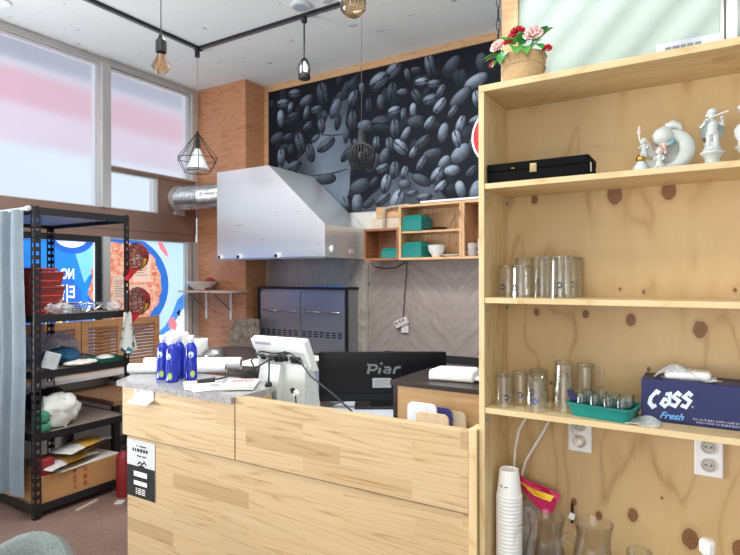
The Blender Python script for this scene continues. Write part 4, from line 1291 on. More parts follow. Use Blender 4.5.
for i in range(5):
    for a_ in range(2):
        pts = [(-3.40 + .06 * i + .022 * math.cos(2 * PI * q / 14), 4.06 + .07 * a_ + .022 * math.sin(2 * PI * q / 14), 1.319) for q in range(15)]
        k.tube(pts, .0035, 6)
for i in range(6):
    k.bx(-3.12 + .065 * i, -3.07 + .065 * i, 4.05, 4.16, 1.3155, 1.322)
W(k, 'pot_grate', 'chrome', rg, smooth=60)

# wall cabinets
def shelfbox(nm, lab, x0, x1, z0, z1, y0, mids, m='cab_x', mz='cab_z', back='cab_z'):
    o = thing(nm, lab, 'wall shelf', ((x0 + x1) / 2, 4.1, z0))
    y1 = 4.200
    W(MB().bx(x0, x1, y0, y1, z0, z0 + .02, .001), 'bottom_board', m, o)
    W(MB().bx(x0, x1, y0, y1, z1 - .02, z1, .001), 'top_board', m, o)
    W(MB().bx(x0, x0 + .02, y0, y1, z0 + .0202, z1 - .0202), 'side_board', mz, o)
    W(MB().bx(x1 - .02, x1, y0, y1, z0 + .0202, z1 - .0202), 'side_board', mz, o)
    W(MB().bx(x0 + .0202, x1 - .0202, y1 - .008, y1, z0 + .0202, z1 - .0202), 'back_board', back, o)
    for z in mids:
        W(MB().bx(x0 + .0202, x1 - .0202, y0 + .006, y1 - .0082, z - .016, z), 'shelf', m, o)
    return o


shelfbox('wall_shelf_box', 'two tier pine wall shelf holding two teal boxes', -2.168, -1.624, 1.540, 1.985, 3.985, [1.772])
shelfbox('wall_shelf_box', 'low reddish wall shelf beside the hood with one teal box', -2.505, -2.170, 1.540, 1.806, 3.985, [], 'cab_red', 'cab_red', 'cab_red')
shelfbox('wall_shelf_box', 'pine wall shelf at the right, half hidden by the bookcase', -1.622, -1.10, 1.540, 1.985, 3.985, [], 'cab_x', 'cab_z', 'cab_red')
struct('trim_15', MB().bx(-2.50, -2.17, 4.188, 4.2, 1.915, 2.01), 'frame_oak')
struct('trim_16', MB().bx(-2.56, -2.17, 4.194, 4.204, 1.80, 1.914), plain((216, 204, 186), .6))
struct('trim_17', MB().bx(-2.03, -.9, 4.10, 4.118, 2.006, 2.022), 'white')
tag(MB().tube([(-2.16, 4.16, 2.006), (-2.36, 4.16, 1.998), (-2.395, 4.16, 1.985), (-2.405, 4.16, 1.955), (-2.405, 4.16, 1.808)], .014, 10).build('water_pipe', plain((168, 160, 148), .4), world=True, smooth=60), 'grey bent pipe above the reddish wall shelf', 'pipe')
tag(MB().tube([(-2.595, 4.188, 1.535), (-2.595, 4.188, .30)], .012, 10).bx(-2.612, -2.578, 4.172, 4.2028, 1.08, 1.10).bx(-2.612, -2.578, 4.172, 4.2028, 1.34, 1.36).build('conduit', plain((166, 160, 152), .45), world=True), 'grey vertical conduit on the stone wall beside the range', 'pipe')


def teal_box(x, y, z, sx, sy, sz, rz, label):
    o = thing('storage_box', label, 'box', (x, y, z), rz, 'teal boxes on the wall shelves')
    c_ = .030
    MB().bx(-sx / 2, sx / 2, -sy / 2, sy / 2, 0, sz * .68, .004).build('box_body', 'teal', o)
    MB().rings([[(-sx / 2 + i_, -sy / 2 + j_ * 1, z_) , (sx / 2 - i_, -sy / 2 + j_, z_), (sx / 2 - i_, sy / 2 - j_, z_), (-sx / 2 + i_, sy / 2 - j_, z_)] for i_, j_, z_ in ((0, 0, sz * .685), (0, 0, sz * .74), (.02, .024, sz * .96), (.024, .03, sz))]).build('box_lid', 'teal', o)
    return o


teal_box(-2.268, 4.07, 1.5603, .155, .14, .085, 0, 'teal box alone in the low reddish wall shelf')
teal_box(-2.045, 4.07, 1.7723, .185, .165, .130, -.12, 'teal box on the upper tier of the two tier wall shelf')
teal_box(-2.045, 4.07, 1.5603, .185, .165, .125, -.12, 'teal box on the lower tier, left of the white bowls')
bs = thing('bowl_stack', 'stack of white bowls beside the lower teal box', 'bowl', (-1.865, 4.055, 1.5603))
MB().lathe([(.030, 0), (.034, .006), (.036, .010), (.060, .045), (.068, .085), (.064, .085), (.055, .05), (.002, .03)], (0, 0, 0), 26).build('bowl', 'white', bs, smooth=50)
MB().lathe([(.066, .087), (.070, .096), (.066, .096), (.055, .07)], (0, 0, 0), 26, None, False, False).build('bowl', 'white', bs, smooth=50)
pl = tag(MB().lathe([(.05, 0), (.055, .004), (.085, .014), (.083, .017), (.05, .008), (.002, .007)], (-1.735, 4.07, 1.5603), 26).build('plate', 'white', world=True, smooth=50), 'white plate lying to the right of the white bowls', 'plate')
pn = thing('frying_pan', 'small black pan lying on the upper tier of the wall shelf', 'pan', (-1.85, 4.06, 1.7723))
MB().lathe([(.06, 0), (.075, .022), (.072, .022), (.058, .004), (.002, .004)], (0, 0, 0), 24).build('pan', 'black', pn, smooth=50)
MB().box((-.10, -.03, .02), (.09, .018, .010), RZ(.3), .003).build('handle', 'black', pn)
ft = tag(MB().tube([(-1.74, 4.0, 1.7745), (-1.69, 4.02, 1.885), (-1.665, 4.03, 1.885), (-1.655, 4.03, 1.7745)], .0035).build('wire_easel', plain((120, 90, 70), .5), world=True), 'thin wire easel leaning at the right of the upper tier', 'easel')
for (x, h_, m_, lab) in ((-1.555, .10, (188, 178, 172), 'pale cup on the floor of the half hidden wall shelf'), (-1.475, .13, (214, 206, 198), 'taller white canister right of the pale cup')):
    o = thing('cup', lab, 'cup', (x, 4.03, 1.5603))
    MB().lathe([(.028, 0), (.034, .006), (.036, h_), (.033, h_), (.030, .01), (.002, .008)], (0, 0, 0), 22).build('cup_body', plain(m_, .4), o, smooth=50)
    MB().tube([(-.033, 0, .08), (-.055, 0, .07), (-.055, 0, .035), (-.034, 0, .025)], .005).build('handle', plain(m_, .4), o, smooth=60)

# cable and socket bar on the stone
xb = thing('extension_socket', 'small white socket bar hanging on the stone wall by its cord', 'socket', (-2.235, 4.19, .95))
MB().box((-.012, -.012, .068), (.13, .026, .062), RY(math.radians(-24)), .006).build('socket_bar', plain((214, 210, 206), .4), xb)
MB().bx(-.02, .05, -.008, .012, -.02, .055, .004).build('wall_socket', plain((222, 220, 216), .4), xb)
k = MB()
for q in range(3):
    v_ = RY(math.radians(-24)) @ Vector((-.042 + q * .036, 0, .012))
    k.lathe([(.010, 0), (.010, .003)], (-.012 + v_.x, -.026, .068 + v_.z), 12, RX(PI / 2))
k.build('outlet_face', plain((150, 90, 84), .5), xb)
tag(MB().tube([(-2.238, 4.19, 1.06), (-2.225, 4.19, 1.25), (-2.205, 4.19, 1.45), (-2.20, 4.19, 1.53)], .004).build('electric_cable', 'cable', world=True), 'thin dark cord hanging from the wall shelf to the socket bar', 'cord')
tag(MB().tube([(-2.56, 4.188, 1.532), (-2.52, 4.185, 1.495), (-2.42, 4.18, 1.478), (-2.30, 4.18, 1.485), (-2.21, 4.18, 1.532)], .005).build('electric_cable', plain((90, 60, 56), .5), world=True), 'dark cord sagging under the reddish wall shelf', 'cord')

# pilaster shelf with a bowl
sh = thing('bracket_shelf', 'thin wooden shelf on two white brackets, on the brown pilaster', 'shelf', (-4.06, 3.8, 1.0))
W(MB().bx(-4.43, -3.755, 3.655, 3.925, 1.262, 1.278, .001), 'board', plain((206, 186, 170), .5), sh)
for x in (-4.33, -3.99):
    b = W(MB().bx(x - .012, x + .012, 3.916, 3.9285, .99, 1.2615, .001).bx(x - .011, x + .011, 3.68, 3.915, 1.252, 1.2615), 'bracket', 'white', sh)
    MB().rings([[(x + dx + 4.06, yy - 3.8, zz - 1.0) for dx, dz in ((-.006, 0), (.006, 0))] + [(x + dx + 4.06, yy - 3.8 + .012, zz - 1.0) for dx in (.006, -.006)] for yy, zz in ((3.69, 1.25), (3.903, 1.09))]).build('strut', plain((110, 100, 96), .5), b)
bo = thing('mixing_bowl', 'steel mixing bowl holding something red on the pilaster shelf', 'bowl', (-4.245, 3.79, 1.2785))
MB().lathe([(.06, 0), (.065, .003), (.11, .04), (.148, .083), (.153, .085), (.148, .088), (.108, .046), (.06, .008), (.002, .006)], (0, 0, 0), 34).build('bowl_shell', 'steel', bo, smooth=60)
rp = thing('red_bag', 'crumpled red net bag lying in the steel mixing bowl', 'bag', (-4.205, 3.79, 1.305))
MB().ell((0, 0, .02), (.065, .05, .045), 16).ell((.06, .01, .072), (.06, .035, .022), 12).wob(.012, 18, 2).build('bag', plain((158, 44, 38), .6), rp, smooth=60)
ml = tag(MB().bx(-4.02, -3.812, 3.905, 3.9285, .10, .90).lathe([(.21, 3.905), (.21, 3.9285)], (0, 0, 0), 40, Matrix(((1, 0, 0), (0, 0, 1), (0, 1, 0)))).build('stone_slab', 'mottled', world=False), 'mottled grey brown stone slab leaning on the foot of the pilaster', 'slab')
#PART5
# fix up the slab as one rounded outline with real thickness
D.objects.remove(ml)
P_ = [(-3.83 - .145 * (1 - math.cos(a_)) / 1.0, .80 + .215 * math.sin(a_)) for a_ in [PI / 2 * q / 10 for q in range(10, -1, -1)]]
P_ = [(-3.60, 1.015), (-3.815, 1.015)] + [(-3.84 - .13 * math.sin(PI / 2 * q / 8), .80 + .215 * math.cos(PI / 2 * q / 8)) for q in range(9)] + [(-3.97, .002), (-3.60, .002)]
tag(MB().prism(P_, 'Y', 3.88, 3.905).build('stone_slab', 'mottled', world=True), 'mottled grey brown stone slab leaning on the foot of the pilaster', 'slab')

# ------------------------------------------------------------------ coffee bean mural
rnd = random.Random(11)
mu = MB()
MX0, MX1, MZ0, MZ1, MY = -3.7515, -.60, 1.99, 3.238, 4.2045
lay = mu.b.loops.layers.float_color.new('print')
def colf(fs, fn):
    for f_ in fs:
        for l_ in f_.loops:
            l_[lay] = (*fn(l_.vert.co), 1)
def tone(v_):
    v_ = max(0, min(1, v_))
    return (.007 + .36 * v_ ** 1.3, .009 + .44 * v_ ** 1.3, .015 + .56 * v_ ** 1.3)
mu.bx(MX0, MX1, MY, 4.2195, MZ0, MZ1)
colf(mu.b.faces, lambda c_: tone(.02))
ycur = [MY - .0002]
def inside(pts):
    return [(min(MX1 - .002, max(MX0 + .002, x)), min(MZ1 - .002, max(MZ0 + .002, z))) for x, z in pts]
def patch(poly, fn):
    ycur[0] -= .00001
    xs = [p_[0] for p_ in poly]
    zs = [p_[1] for p_ in poly]
    before = set(mu.b.faces)
    cx, cz = sum(xs) / len(xs), sum(zs) / len(zs)
    n_ = len(poly)
    prev = None
    ringsP = []
    for s_ in (1, .8, .6, .4, .2):
        ringsP.append([mu.b.verts.new((cx + (x - cx) * s_, ycur[0], cz + (z - cz) * s_)) for x, z in poly])
    for a_, b_ in zip(ringsP, ringsP[1:]):
        for i in range(n_):
            mu.b.faces.new((a_[i], a_[(i + 1) % n_], b_[(i + 1) % n_], b_[i]))
    mu.b.faces.new(ringsP[-1])
    colf([f_ for f_ in mu.b.faces if f_ not in before], fn)
def dense(poly, k_=5):
    o_ = []
    for a_, b_ in zip(poly, poly[1:] + poly[:1]):
        o_ += [(a_[0] + (b_[0] - a_[0]) * i / k_, a_[1] + (b_[1] - a_[1]) * i / k_) for i in range(k_)]
    return o_
def bean(x, z, ln, wd, ang, crease, br, blur=0):
    ycur[0] -= .00001
    ca, sa = math.cos(ang), math.sin(ang)
    n_, m_ = 12, 10
    before = set(mu.b.faces)
    vv = []
    info = {}
    for j in range(m_ + 1):
        row = []
        for i in range(n_ + 1):
            a_, b_ = 2 * i / n_ - 1, 2 * j / m_ - 1
            u_, v_ = a_ * math.sqrt(1 - b_ * b_ / 2), b_ * math.sqrt(1 - a_ * a_ / 2)
            px, pz = u_ * ln / 2, v_ * wd / 2
            X_, Z_ = inside([(x + px * ca - pz * sa, z + px * sa + pz * ca)])[0]
            q = mu.b.verts.new((X_, ycur[0], Z_))
            r2 = u_ * u_ + v_ * v_
            nz = math.sqrt(max(0, 1 - r2))
            nxw, nzw = (u_ * ca - v_ * sa), (u_ * sa + v_ * ca)
            lum = .03 + br * (.85 * max(0, .42 * nz + .70 * nzw - .36 * nxw) ** 1.5 + .22 * nz)
            lum += br * .30 * max(0, mnoise.noise((X_ * 30, Z_ * 30, 3))) * nz
            if crease:
                sw = .10 * math.sin(u_ * 2.6)
                dd = abs(v_ - sw)
                if dd < .11:
                    lum *= .18
                elif dd < .24:
                    lum *= 1.25
            if r2 > .93:
                lum *= .45
            info[q] = lum
            row.append(q)
        vv.append(row)
    for j in range(m_):
        for i in range(n_):
            try:
                mu.b.faces.new((vv[j][i], vv[j][i + 1], vv[j + 1][i + 1], vv[j + 1][i]))
            except ValueError:
                pass
    for f_ in mu.b.faces:
        if f_ not in before:
            for l_ in f_.loops:
                l_[lay] = (*tone(info[l_.vert]), 1)
for _ in range(120):
    s_ = rnd.uniform(.09, .16)
    bean(rnd.uniform(MX0, MX1), rnd.uniform(MZ0, MZ1), s_, s_ * rnd.uniform(.5, .72), rnd.uniform(0, PI), False, rnd.uniform(.05, .20))
sack = [(-2.83, 3.17), (-2.79, 3.17), (-2.80, 2.98), (-2.835, 2.80), (-2.77, 2.60), (-2.78, 2.40), (-2.79, 2.2), (-2.86, 1.995), (-3.55, 1.995), (-3.52, 2.30), (-3.42, 2.50), (-3.29, 2.60), (-3.14, 2.72), (-3.03, 2.88), (-2.92, 3.04)]
patch(dense(sack), lambda c_: tone(max(.04, .47 + .10 * math.sin(c_.x * 9 + c_.z * 4) - .55 * max(0, -3.12 - c_.x) - .55 * max(0, c_.z - 2.78) + .12 * mnoise.noise((c_.x * 6, c_.z * 6, 0)))))
for (a_, b_, wd_) in (((-3.14, 2.74), (-2.82, 2.70), .035), ((-3.22, 2.36), (-2.81, 2.38), .045), ((-3.45, 2.50), (-3.22, 2.12), .03)):
    v1, v2 = Vector(a_), Vector(b_)
    nn = Vector((-(v2 - v1).y, (v2 - v1).x)).normalized() * wd_ / 2
    patch(dense([tuple(v1 - nn * .2), tuple((v1 + v2) / 2 - nn * 1.3), tuple(v2 - nn * .2), tuple(v2 + nn * .3), tuple((v1 + v2) / 2 - nn * .2), tuple(v1 + nn * .3)], 3), lambda c_: tone(.20))
patch(dense([(-3.77, 2.35), (-3.55, 2.55), (-3.42, 2.44), (-3.5, 2.2), (-3.77, 2.1)]), lambda c_: tone(.34 + .1 * math.sin(c_.x * 14)))
patch(dense([(-2.74, 1.995), (-2.45, 2.20), (-2.20, 2.30), (-1.95, 2.16), (-1.8, 1.995)]), lambda c_: tone(.30 + .08 * math.sin(c_.x * 20 + c_.z * 8)))
# beans spread over the picture, leaving the sacking clear
def clear(x, z):
    return not (-3.38 < x < -2.84 and z < min(2.80, 2.50 + (x + 3.38) * .9))
cnt = 0
put = []
tries = 0
while cnt < 165 and tries < 9000:
    tries += 1
    x, z = rnd.uniform(MX0 + .06, MX1 - .06), rnd.uniform(MZ0 + .05, MZ1 - .05)
    if not clear(x, z) and rnd.random() < .97:
        continue
    s_ = rnd.uniform(.11, .225)
    if any((x - a_) ** 2 + (z - b_) ** 2 < (.40 * (s_ + c_)) ** 2 * (.75 if tries < 5000 else .4) for a_, b_, c_ in put):
        continue
    put.append((x, z, s_))
    bean(x, z, s_, s_ * rnd.uniform(.46, .66), rnd.uniform(-.2, 1.9) if rnd.random() < .75 else rnd.uniform(0, PI), rnd.random() < .6, rnd.choice((.45, .75, 1.05, 1.35)) * (.75 + .25 * math.sin(x * 3 + 1)))
    cnt += 1
t = NT('printed_coffee_beans')
at = t.n('ShaderNodeVertexColor', layer_name='print')
nz = t.noise(t.coords(), 160, 2)
t.bsdf(t.mix(1.0, at.outputs[0], t.ramp(nz, (.2, (.86, .86, .86, 1)), (.8, (1, 1, 1, 1))), 'MULTIPLY'), .6, 0, .15)
ob = mu.build('mural', t.m, world=True, recalc=False)
tag(ob, 'large black and white coffee bean mural in an oak frame', 'mural')

# red round sign at the edge of the partition
rs = thing('round_sign', 'round red sign with a white rim, half hidden behind the bookcase edge', 'sign', (-.655, 1.992, 1.80))
MB().lathe([(.112, 0), (.115, .004), (.115, .016), (.108, .018)], (0, .012, .12), 40, RX(PI / 2)).build('rim', 'white', rs, smooth=40)
MB().lathe([(.106, .0185), (.106, .0205)], (0, .012, .12), 40, RX(PI / 2)).build('face', plain((196, 44, 52), .4), rs)

# ------------------------------------------------------------------ posters on the lower windows
def poster(name, label, y0, y1):
    o = thing(name, label, 'poster', (-4.48, (y0 + y1) / 2, .63))
    return o
lay_x = [-4.4915]
def film_on(o, nm, polys, m, lift):
    x_ = -4.500 + lift
    return W(MB().flat(polys, lambda y, z: (x_, y, z)), nm, m, o, recalc=False)
def circ(cy, cz, ry, rz, n_=40, a0=0, a1=2 * PI):
    return [(cy + ry * math.cos(a0 + (a1 - a0) * i / n_), cz + rz * math.sin(a0 + (a1 - a0) * i / n_)) for i in range(n_)]
t = NT('printed_food')
v = t.coords()
vo = t.n('ShaderNodeTexVoronoi', i_Vector=v, i_Scale=26.0)
n1 = t.noise(v, 34, 4, .6, .8)
c1 = t.ramp(n1, (.30, S(186, 88, 62)), (.42, S(230, 146, 116)), (.54, S(244, 196, 168)), (.68, S(252, 232, 214)))
c1 = t.mix(t.math('MULTIPLY', vo.outputs[0], .55), c1, S(206, 92, 70))
b = t.bsdf(t.mix(.7, c1, (0, 0, 0, 1)), .4)
t.set(b.inputs['Emission Color'], c1)
b.inputs['Emission Strength'].default_value = .92
M['food'] = t.m
PB = lit('poster_blue', (34, 128, 224), .95)
PDB = lit('poster_deep_blue', (36, 96, 196), .95)
PLB = lit('poster_light_blue', (120, 196, 240), .95)
PSK = lit('poster_sky', (176, 208, 238), .95)
PWH = lit('poster_white', (232, 240, 248), .95)
PYE = lit('poster_yellow', (246, 226, 90), .9)
PPK = lit('poster_pink', (226, 128, 140), .9)
p1 = poster('window_poster', 'blue backlit poster with mirrored white lettering, seen through the rack', 1.06, 2.84)
W(MB().bx(-4.504, -4.5005, 1.055, 2.838, .672, 1.706), 'sheet', PB, p1)
film_on(p1, 'blue_shade', [[(2.0, .68), (2.72, .68), (2.72, 1.30), (2.60, 1.44), (2.2, 1.5), (2.0, 1.44)]], lit('poster_royal', (44, 104, 206), .95), .0006)
film_on(p1, 'dish_ring', [circ(2.645, 1.79, .21, .19, 40, PI * 1.13, PI * 1.87)], PDB, .0012)  # deep blue ring printed round the dish
film_on(p1, 'dish', [[(y, min(1.704, z)) for y, z in circ(2.636, 1.74, .138, .088)]], PWH, .0018)
film_on(p1, 'light_wedge', [[(2.665, 1.62), (2.835, 1.704), (2.835, 1.48), (2.747, 1.36)]], PLB, .0008)
film_on(p1, 'blue_plate', [circ(2.98, 1.26, .20, .32, 40, PI * .62, PI * 1.38)], PDB, .0022)
film_on(p1, 'food', [[(2.836, 1.50), (2.80, 1.47), (2.815, 1.40), (2.79, 1.33), (2.775, 1.27), (2.80, 1.22), (2.836, 1.2)]], 'food', .0030)
film_on(p1, 'white_edge', [[(2.826, .68), (2.838, .68), (2.838, 1.704), (2.826, 1.704)]], PWH, .0034)
mir = lambda y, z: (lambda u, v: (-4.4975, y - u * .62, z + v))
W(MB().text('NO.1 BOX', .118, mir(2.662, 1.432), 0, .004, 'LEFT').text('티끌', .155, mir(2.672, 1.265), 0, .004, 'LEFT'), 'mirrored_lettering', PWH, p1, recalc=False)
W(MB().text('떡볶이', .15, mir(2.672, 1.09), 0, .004, 'LEFT'), 'mirrored_yellow_lettering', PYE, p1, recalc=False)
p2 = poster('window_poster', 'pale blue backlit poster of a red stew on a blue plate', 2.97, 3.78)
W(MB().bx(-4.504, -4.5005, 2.970, 3.777, .634, 1.745), 'sheet', PSK, p2)
def clampY(pl_):
    return [(min(3.776, max(2.971, y)), min(1.744, max(.64, z))) for y, z in pl_]
film_on(p2, 'blue_plate', [clampY(circ(3.10, 1.33, .50, .46))], lit('poster_plate', (44, 104, 190), .95), .0008)
rr_ = random.Random(3)
film_on(p2, 'food', [clampY([(y + rr_.uniform(-.02, .02), z + rr_.uniform(-.02, .02)) for y, z in circ(3.12, 1.34, .40, .385, 46)])], 'food', .0016)
film_on(p2, 'chili', [[(3.47, 1.742), (3.53, 1.742), (3.585, 1.65), (3.60, 1.59), (3.56, 1.62), (3.50, 1.68)]], PPK, .0024)
film_on(p2, 'blue_swirl', [clampY([(3.776, 1.24), (3.70, 1.18), (3.64, 1.05), (3.56, .94), (3.45, .86), (3.50, .84), (3.62, .90), (3.70, 1.0), (3.776, 1.10)])], lit('poster_swirl', (70, 136, 214), .95), .0024)
film_on(p2, 'white_corner', [[(3.776, 1.12), (3.70, 1.02), (3.66, .94), (3.64, .64), (3.776, .64)]], PWH, .0020)
film_on(p2, 'pink_corner', [[(3.60, 1.0), (3.66, 1.02), (3.70, .94), (3.68, .88), (3.60, .92)]], PPK, .0030)
film_on(p2, 'black_mark', [[(3.69, 1.055), (3.735, 1.095), (3.735, 1.015)]], 'black', .0034)
for (y0, y1, z0, z1, m_, lab) in ((3.19, 3.375, 1.365, 1.615, (226, 196, 180), 'upper pale menu sheet taped on the stew poster'), (2.990, 3.145, 1.205, 1.43, (206, 180, 166), 'left pale menu sheet taped on the stew poster'), (3.160, 3.335, 1.075, 1.340, (214, 178, 162), 'lower right menu sheet taped on the stew poster')):
    o = thing('menu_sheet', lab, 'paper', (-4.470, (y0 + y1) / 2, z0), 0, 'menu sheets on the stew poster')
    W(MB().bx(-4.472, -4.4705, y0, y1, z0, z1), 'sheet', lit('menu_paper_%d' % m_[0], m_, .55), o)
    k = MB()
    for q in range(7):
        zz = z1 - .06 - q * .022
        k.flat([[(y0 + .02, zz), (y1 - .03 - .02 * (q % 3), zz), (y1 - .03 - .02 * (q % 3), zz + .006), (y0 + .02, zz + .006)]], lambda y, z: (-4.4700, y, z))
    W(k, 'print', plain((170, 140, 126), .6), o, recalc=False)

# louvered shutters standing on the sill
lo = None
for i, y0 in enumerate((1.88, 2.265, 2.645, 3.022)):
    lab = ('louvered pine shutter leaf nearest the curtain', 'second louvered pine shutter leaf from the curtain', 'third louvered pine shutter leaf, behind the right rack post', 'rightmost louvered pine shutter leaf, clear of the rack')[i]
    wd_ = .372
    if lo is None:
        lo = thing('louvered_shutter', lab, 'shutter', (-4.38, y0, .6205), 0, 'louvered shutters on the window sill')
        MB().bx(-.013, .013, 0, .052, 0, .432, .002).build('stile', 'louver', lo)
        MB().bx(-.013, .013, wd_ - .052, wd_, 0, .432, .002).build('stile', 'louver', lo)
        MB().bx(-.012, .012, .0525, wd_ - .0525, .372, .428, .002).build('rail', 'louver', lo)
        MB().bx(-.012, .012, .0525, wd_ - .0525, .004, .052, .002).build('rail', 'louver', lo)
        k = MB()
        for q in range(11):
            k.box((0, wd_ / 2, .068 + q * .029), (.005, wd_ - .106, .028), RY(math.radians(30)))
        k.build('slats', 'louver', lo)
    else:
        dup(lo, (-4.38, y0, .6205), 0, lab)

# bench by the window
be = thing('bench', 'low brown wooden bench along the window behind the rack', 'bench', (-4.05, 3.0, 0))
W(MB().bx(-4.44, -3.765, 2.52, 3.55, .452, .492, .004), 'seat', 'bench', be)
for x, y in ((-4.40, 2.56), (-3.80, 2.56), (-4.40, 3.50), (-3.80, 3.50)):
    W(MB().bx(x - .022, x + .022, y - .022, y + .022, 0, .452), 'leg', 'black', be)

# ------------------------------------------------------------------ steel rack with its load
RX0, RX1, RY0, RY1 = -4.27, -3.335, 1.735, 2.350
rk = thing('storage_rack', 'black slotted angle storage rack in front of the window posters', 'rack', (-3.8, 2.04, 0))
def post(x, y, sx, sy):
    mb = MB()
    def flange(axis):
        for off in (0, .028):
            if axis == 'x':
                a_, b_ = x + sx * off, x + sx * (off + .010)
                mb.bx(min(a_, b_), max(a_, b_), y, y + sy * .0025, .004, 1.815)
            else:
                a_, b_ = y + sy * off, y + sy * (off + .010)
                mb.bx(x, x + sx * .0025, min(a_, b_), max(a_, b_), .004, 1.815)
        z_ = .02
        while z_ < 1.80:
            a_, b_ = .010, .028
            if axis == 'x':
                mb.bx(min(x + sx * a_, x + sx * b_), max(x + sx * a_, x + sx * b_), y, y + sy * .0025, z_, z_ + .026)
            else:
                mb.bx(x, x + sx * .0025, min(y + sy * a_, y + sy * b_), max(y + sy * a_, y + sy * b_), z_, z_ + .026)
            z_ += .048
    flange('x')
    flange('y')
    mb.box((x + sx * .014, y + sy * .014, .002), (.034, .034, .004))
    return mb
for x, sx in ((RX0, 1), (RX1, -1)):
    for y, sy in ((RY0, 1), (RY1, -1)):
        W(post(x, y, sx, sy), 'post', 'black', rk)
for z in (1.770, 1.140, .812, .448, .036):
    mb = MB().bx(RX0 + .003, RX1 - .003, RY0 + .003, RY0 + .006, z, z + .044).bx(RX0 + .003, RX1 - .003, RY1 - .006, RY1 - .003, z, z + .044)
    mb.bx(RX0 + .003, RX0 + .006, RY0 + .006, RY1 - .006, z, z + .044).bx(RX1 - .006, RX1 - .003, RY0 + .006, RY1 - .006, z, z + .044)
    W(mb, 'shelf_frame', 'black', rk)
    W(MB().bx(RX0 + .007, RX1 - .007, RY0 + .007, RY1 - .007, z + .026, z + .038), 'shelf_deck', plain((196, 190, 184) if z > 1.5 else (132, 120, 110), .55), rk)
DK = lambda z: z + .0385
cr = thing('curtain', 'pale grey blue fabric curtain hanging over the long side of the rack', 'curtain', (-3.85, 1.69, .10))
def cf(u, v):
    x = -4.30 + .915 * u
    a_ = .016 + .006 * math.sin(3 * u + 1)
    return (x + .022 * (1 - v) * u * 0 + .010 * math.sin(v * 4) * u, 1.690 + 1.7 * a_ * math.sin(u * 44 + 1.5 * math.sin(u * 9) + .6 * v) - .004 * math.sin(v * 9), 1.795 - 1.655 * v + .008 * math.sin(u * 30) * v)
t = NT('curtain_fabric')
nz = t.noise(t.coords((200, 200, 12)), 1, 3)
n2 = t.noise(t.coords(), 3, 3)
t.bsdf(t.mix(.3, t.ramp(nz, (.3, S(102, 115, 124)), (.7, S(126, 138, 147))), t.ramp(n2, (.3, S(100, 112, 124)), (.7, S(144, 156, 164)))), .85, bump=nz, bstr=.1)
M['curtain'] = t.m
W(MB().sheet(cf, 150, 24, .0012), 'fabric', 'curtain', cr, smooth=80)
W(MB().tube([(-4.33, 1.700, 1.80), (-3.345, 1.700, 1.80)], .010, 12).lathe([(.016, 0), (.016, .02), (.01, .025)], (-3.345, 1.700, 1.80), 14, RY(PI / 2)), 'rod', plain((190, 196, 200), .3), cr, smooth=50)

# level two: red baskets, colander, film
rb = None
for i, (z_, dx) in enumerate(((0, 0), (.088, .004), (.176, -.004))):
    lab = ('lowest red plastic crate on the upper rack shelf', 'middle red plastic crate of the three stacked', 'topmost red plastic crate of the stack')[i]
    loc = (-3.50 + dx, 1.842, DK(1.140) + z_)
    if rb is None:
        rb = thing('plastic_crate', lab, 'crate', loc, 0, 'stacked red crates')
        MB().rings([[(x, y, z) for x, y in rrect(hx, hy, .012)] for hx, hy, z in ((.118, .084, 0), (.130, .094, .074), (.137, .100, .075), (.137, .100, .086), (.128, .092, .086), (.114, .080, .006))]).build('tub', 'red', rb, smooth=40)
        MB().bx(.1325, .1345, -.045, .035, .052, .062).build('handle_slot', plain((96, 18, 18), .6), rb)
        MB().bx(.128, .1315, -.07, .06, .026, .032).build('rib', plain((196, 70, 62), .5), rb)
    else:
        dup(rb, loc, .0, lab)
rd = tag(MB().bx(-.12, .12, -.075, .06, 0, .02, .006).build('crate_lid', 'red', loc=(-3.50, 1.842, DK(1.140) + .2645)), 'flat red lid on top of the crate stack', 'lid')
co = thing('wire_colander', 'shallow wire mesh colander on the upper rack shelf', 'colander', (-3.47, 2.125, DK(1.140)))
k = MB()
R_ = .128
for q in range(14):
    a_ = PI * q / 14
    pts = []
    for i in range(13):
        s_ = -1 + 2 * i / 12
        r_ = R_ * s_
        pts.append((r_ * math.cos(a_), r_ * math.sin(a_), .004 + .055 * abs(s_) ** 2.2))
    k.tube(pts, .0013, 5)
for f_ in (.35, .55, .7, .85):
    k.tube([(R_ * f_ * math.cos(2 * PI * i / 28), R_ * f_ * math.sin(2 * PI * i / 28), .004 + .055 * f_ ** 2.2) for i in range(29)], .0011, 5)
k.build('mesh', 'chrome', co, smooth=60)
MB().tube([(R_ * math.cos(2 * PI * i / 32), R_ * math.sin(2 * PI * i / 32), .060) for i in range(33)], .0035, 8).tube([(R_, 0, .060), (R_ + .03, .03, .062), (R_ + .03, -.03, .062), (R_, 0, .060)], .003).build('rim', 'chrome', co, smooth=60)


def crumple(name, label, cat, loc, r, m, seed, amp=.35, seg=24, group=None, flat=.0):
    mb = MB().ell((0, 0, r[2]), r, seg)
    o_ = Vector((seed * 3.3, seed * 1.7, seed * 2.9))
    for v_ in mb.b.verts:
        n_ = mnoise.noise_vector(v_.co * (1.1 / min(r)) + o_) + .5 * mnoise.noise_vector(v_.co * (2.6 / min(r)) + o_)
        v_.co += n_ * min(r) * amp
        v_.co.z = max(.0005, v_.co.z)
    o = mb.build(name, m, loc=loc, smooth=50)
    tag(o, label, cat, group)
    return o


crumple('plastic_bag', 'crumpled clear bag in front of the red crates', 'bag', (-3.385, 1.90, DK(1.140)), (.035, .085, .040), 'film', 1, .5)
crumple('plastic_bag', 'crumpled clear bag right of the wire colander', 'bag', (-3.40, 2.285, DK(1.140)), (.05, .05, .035), 'film', 2, .5)

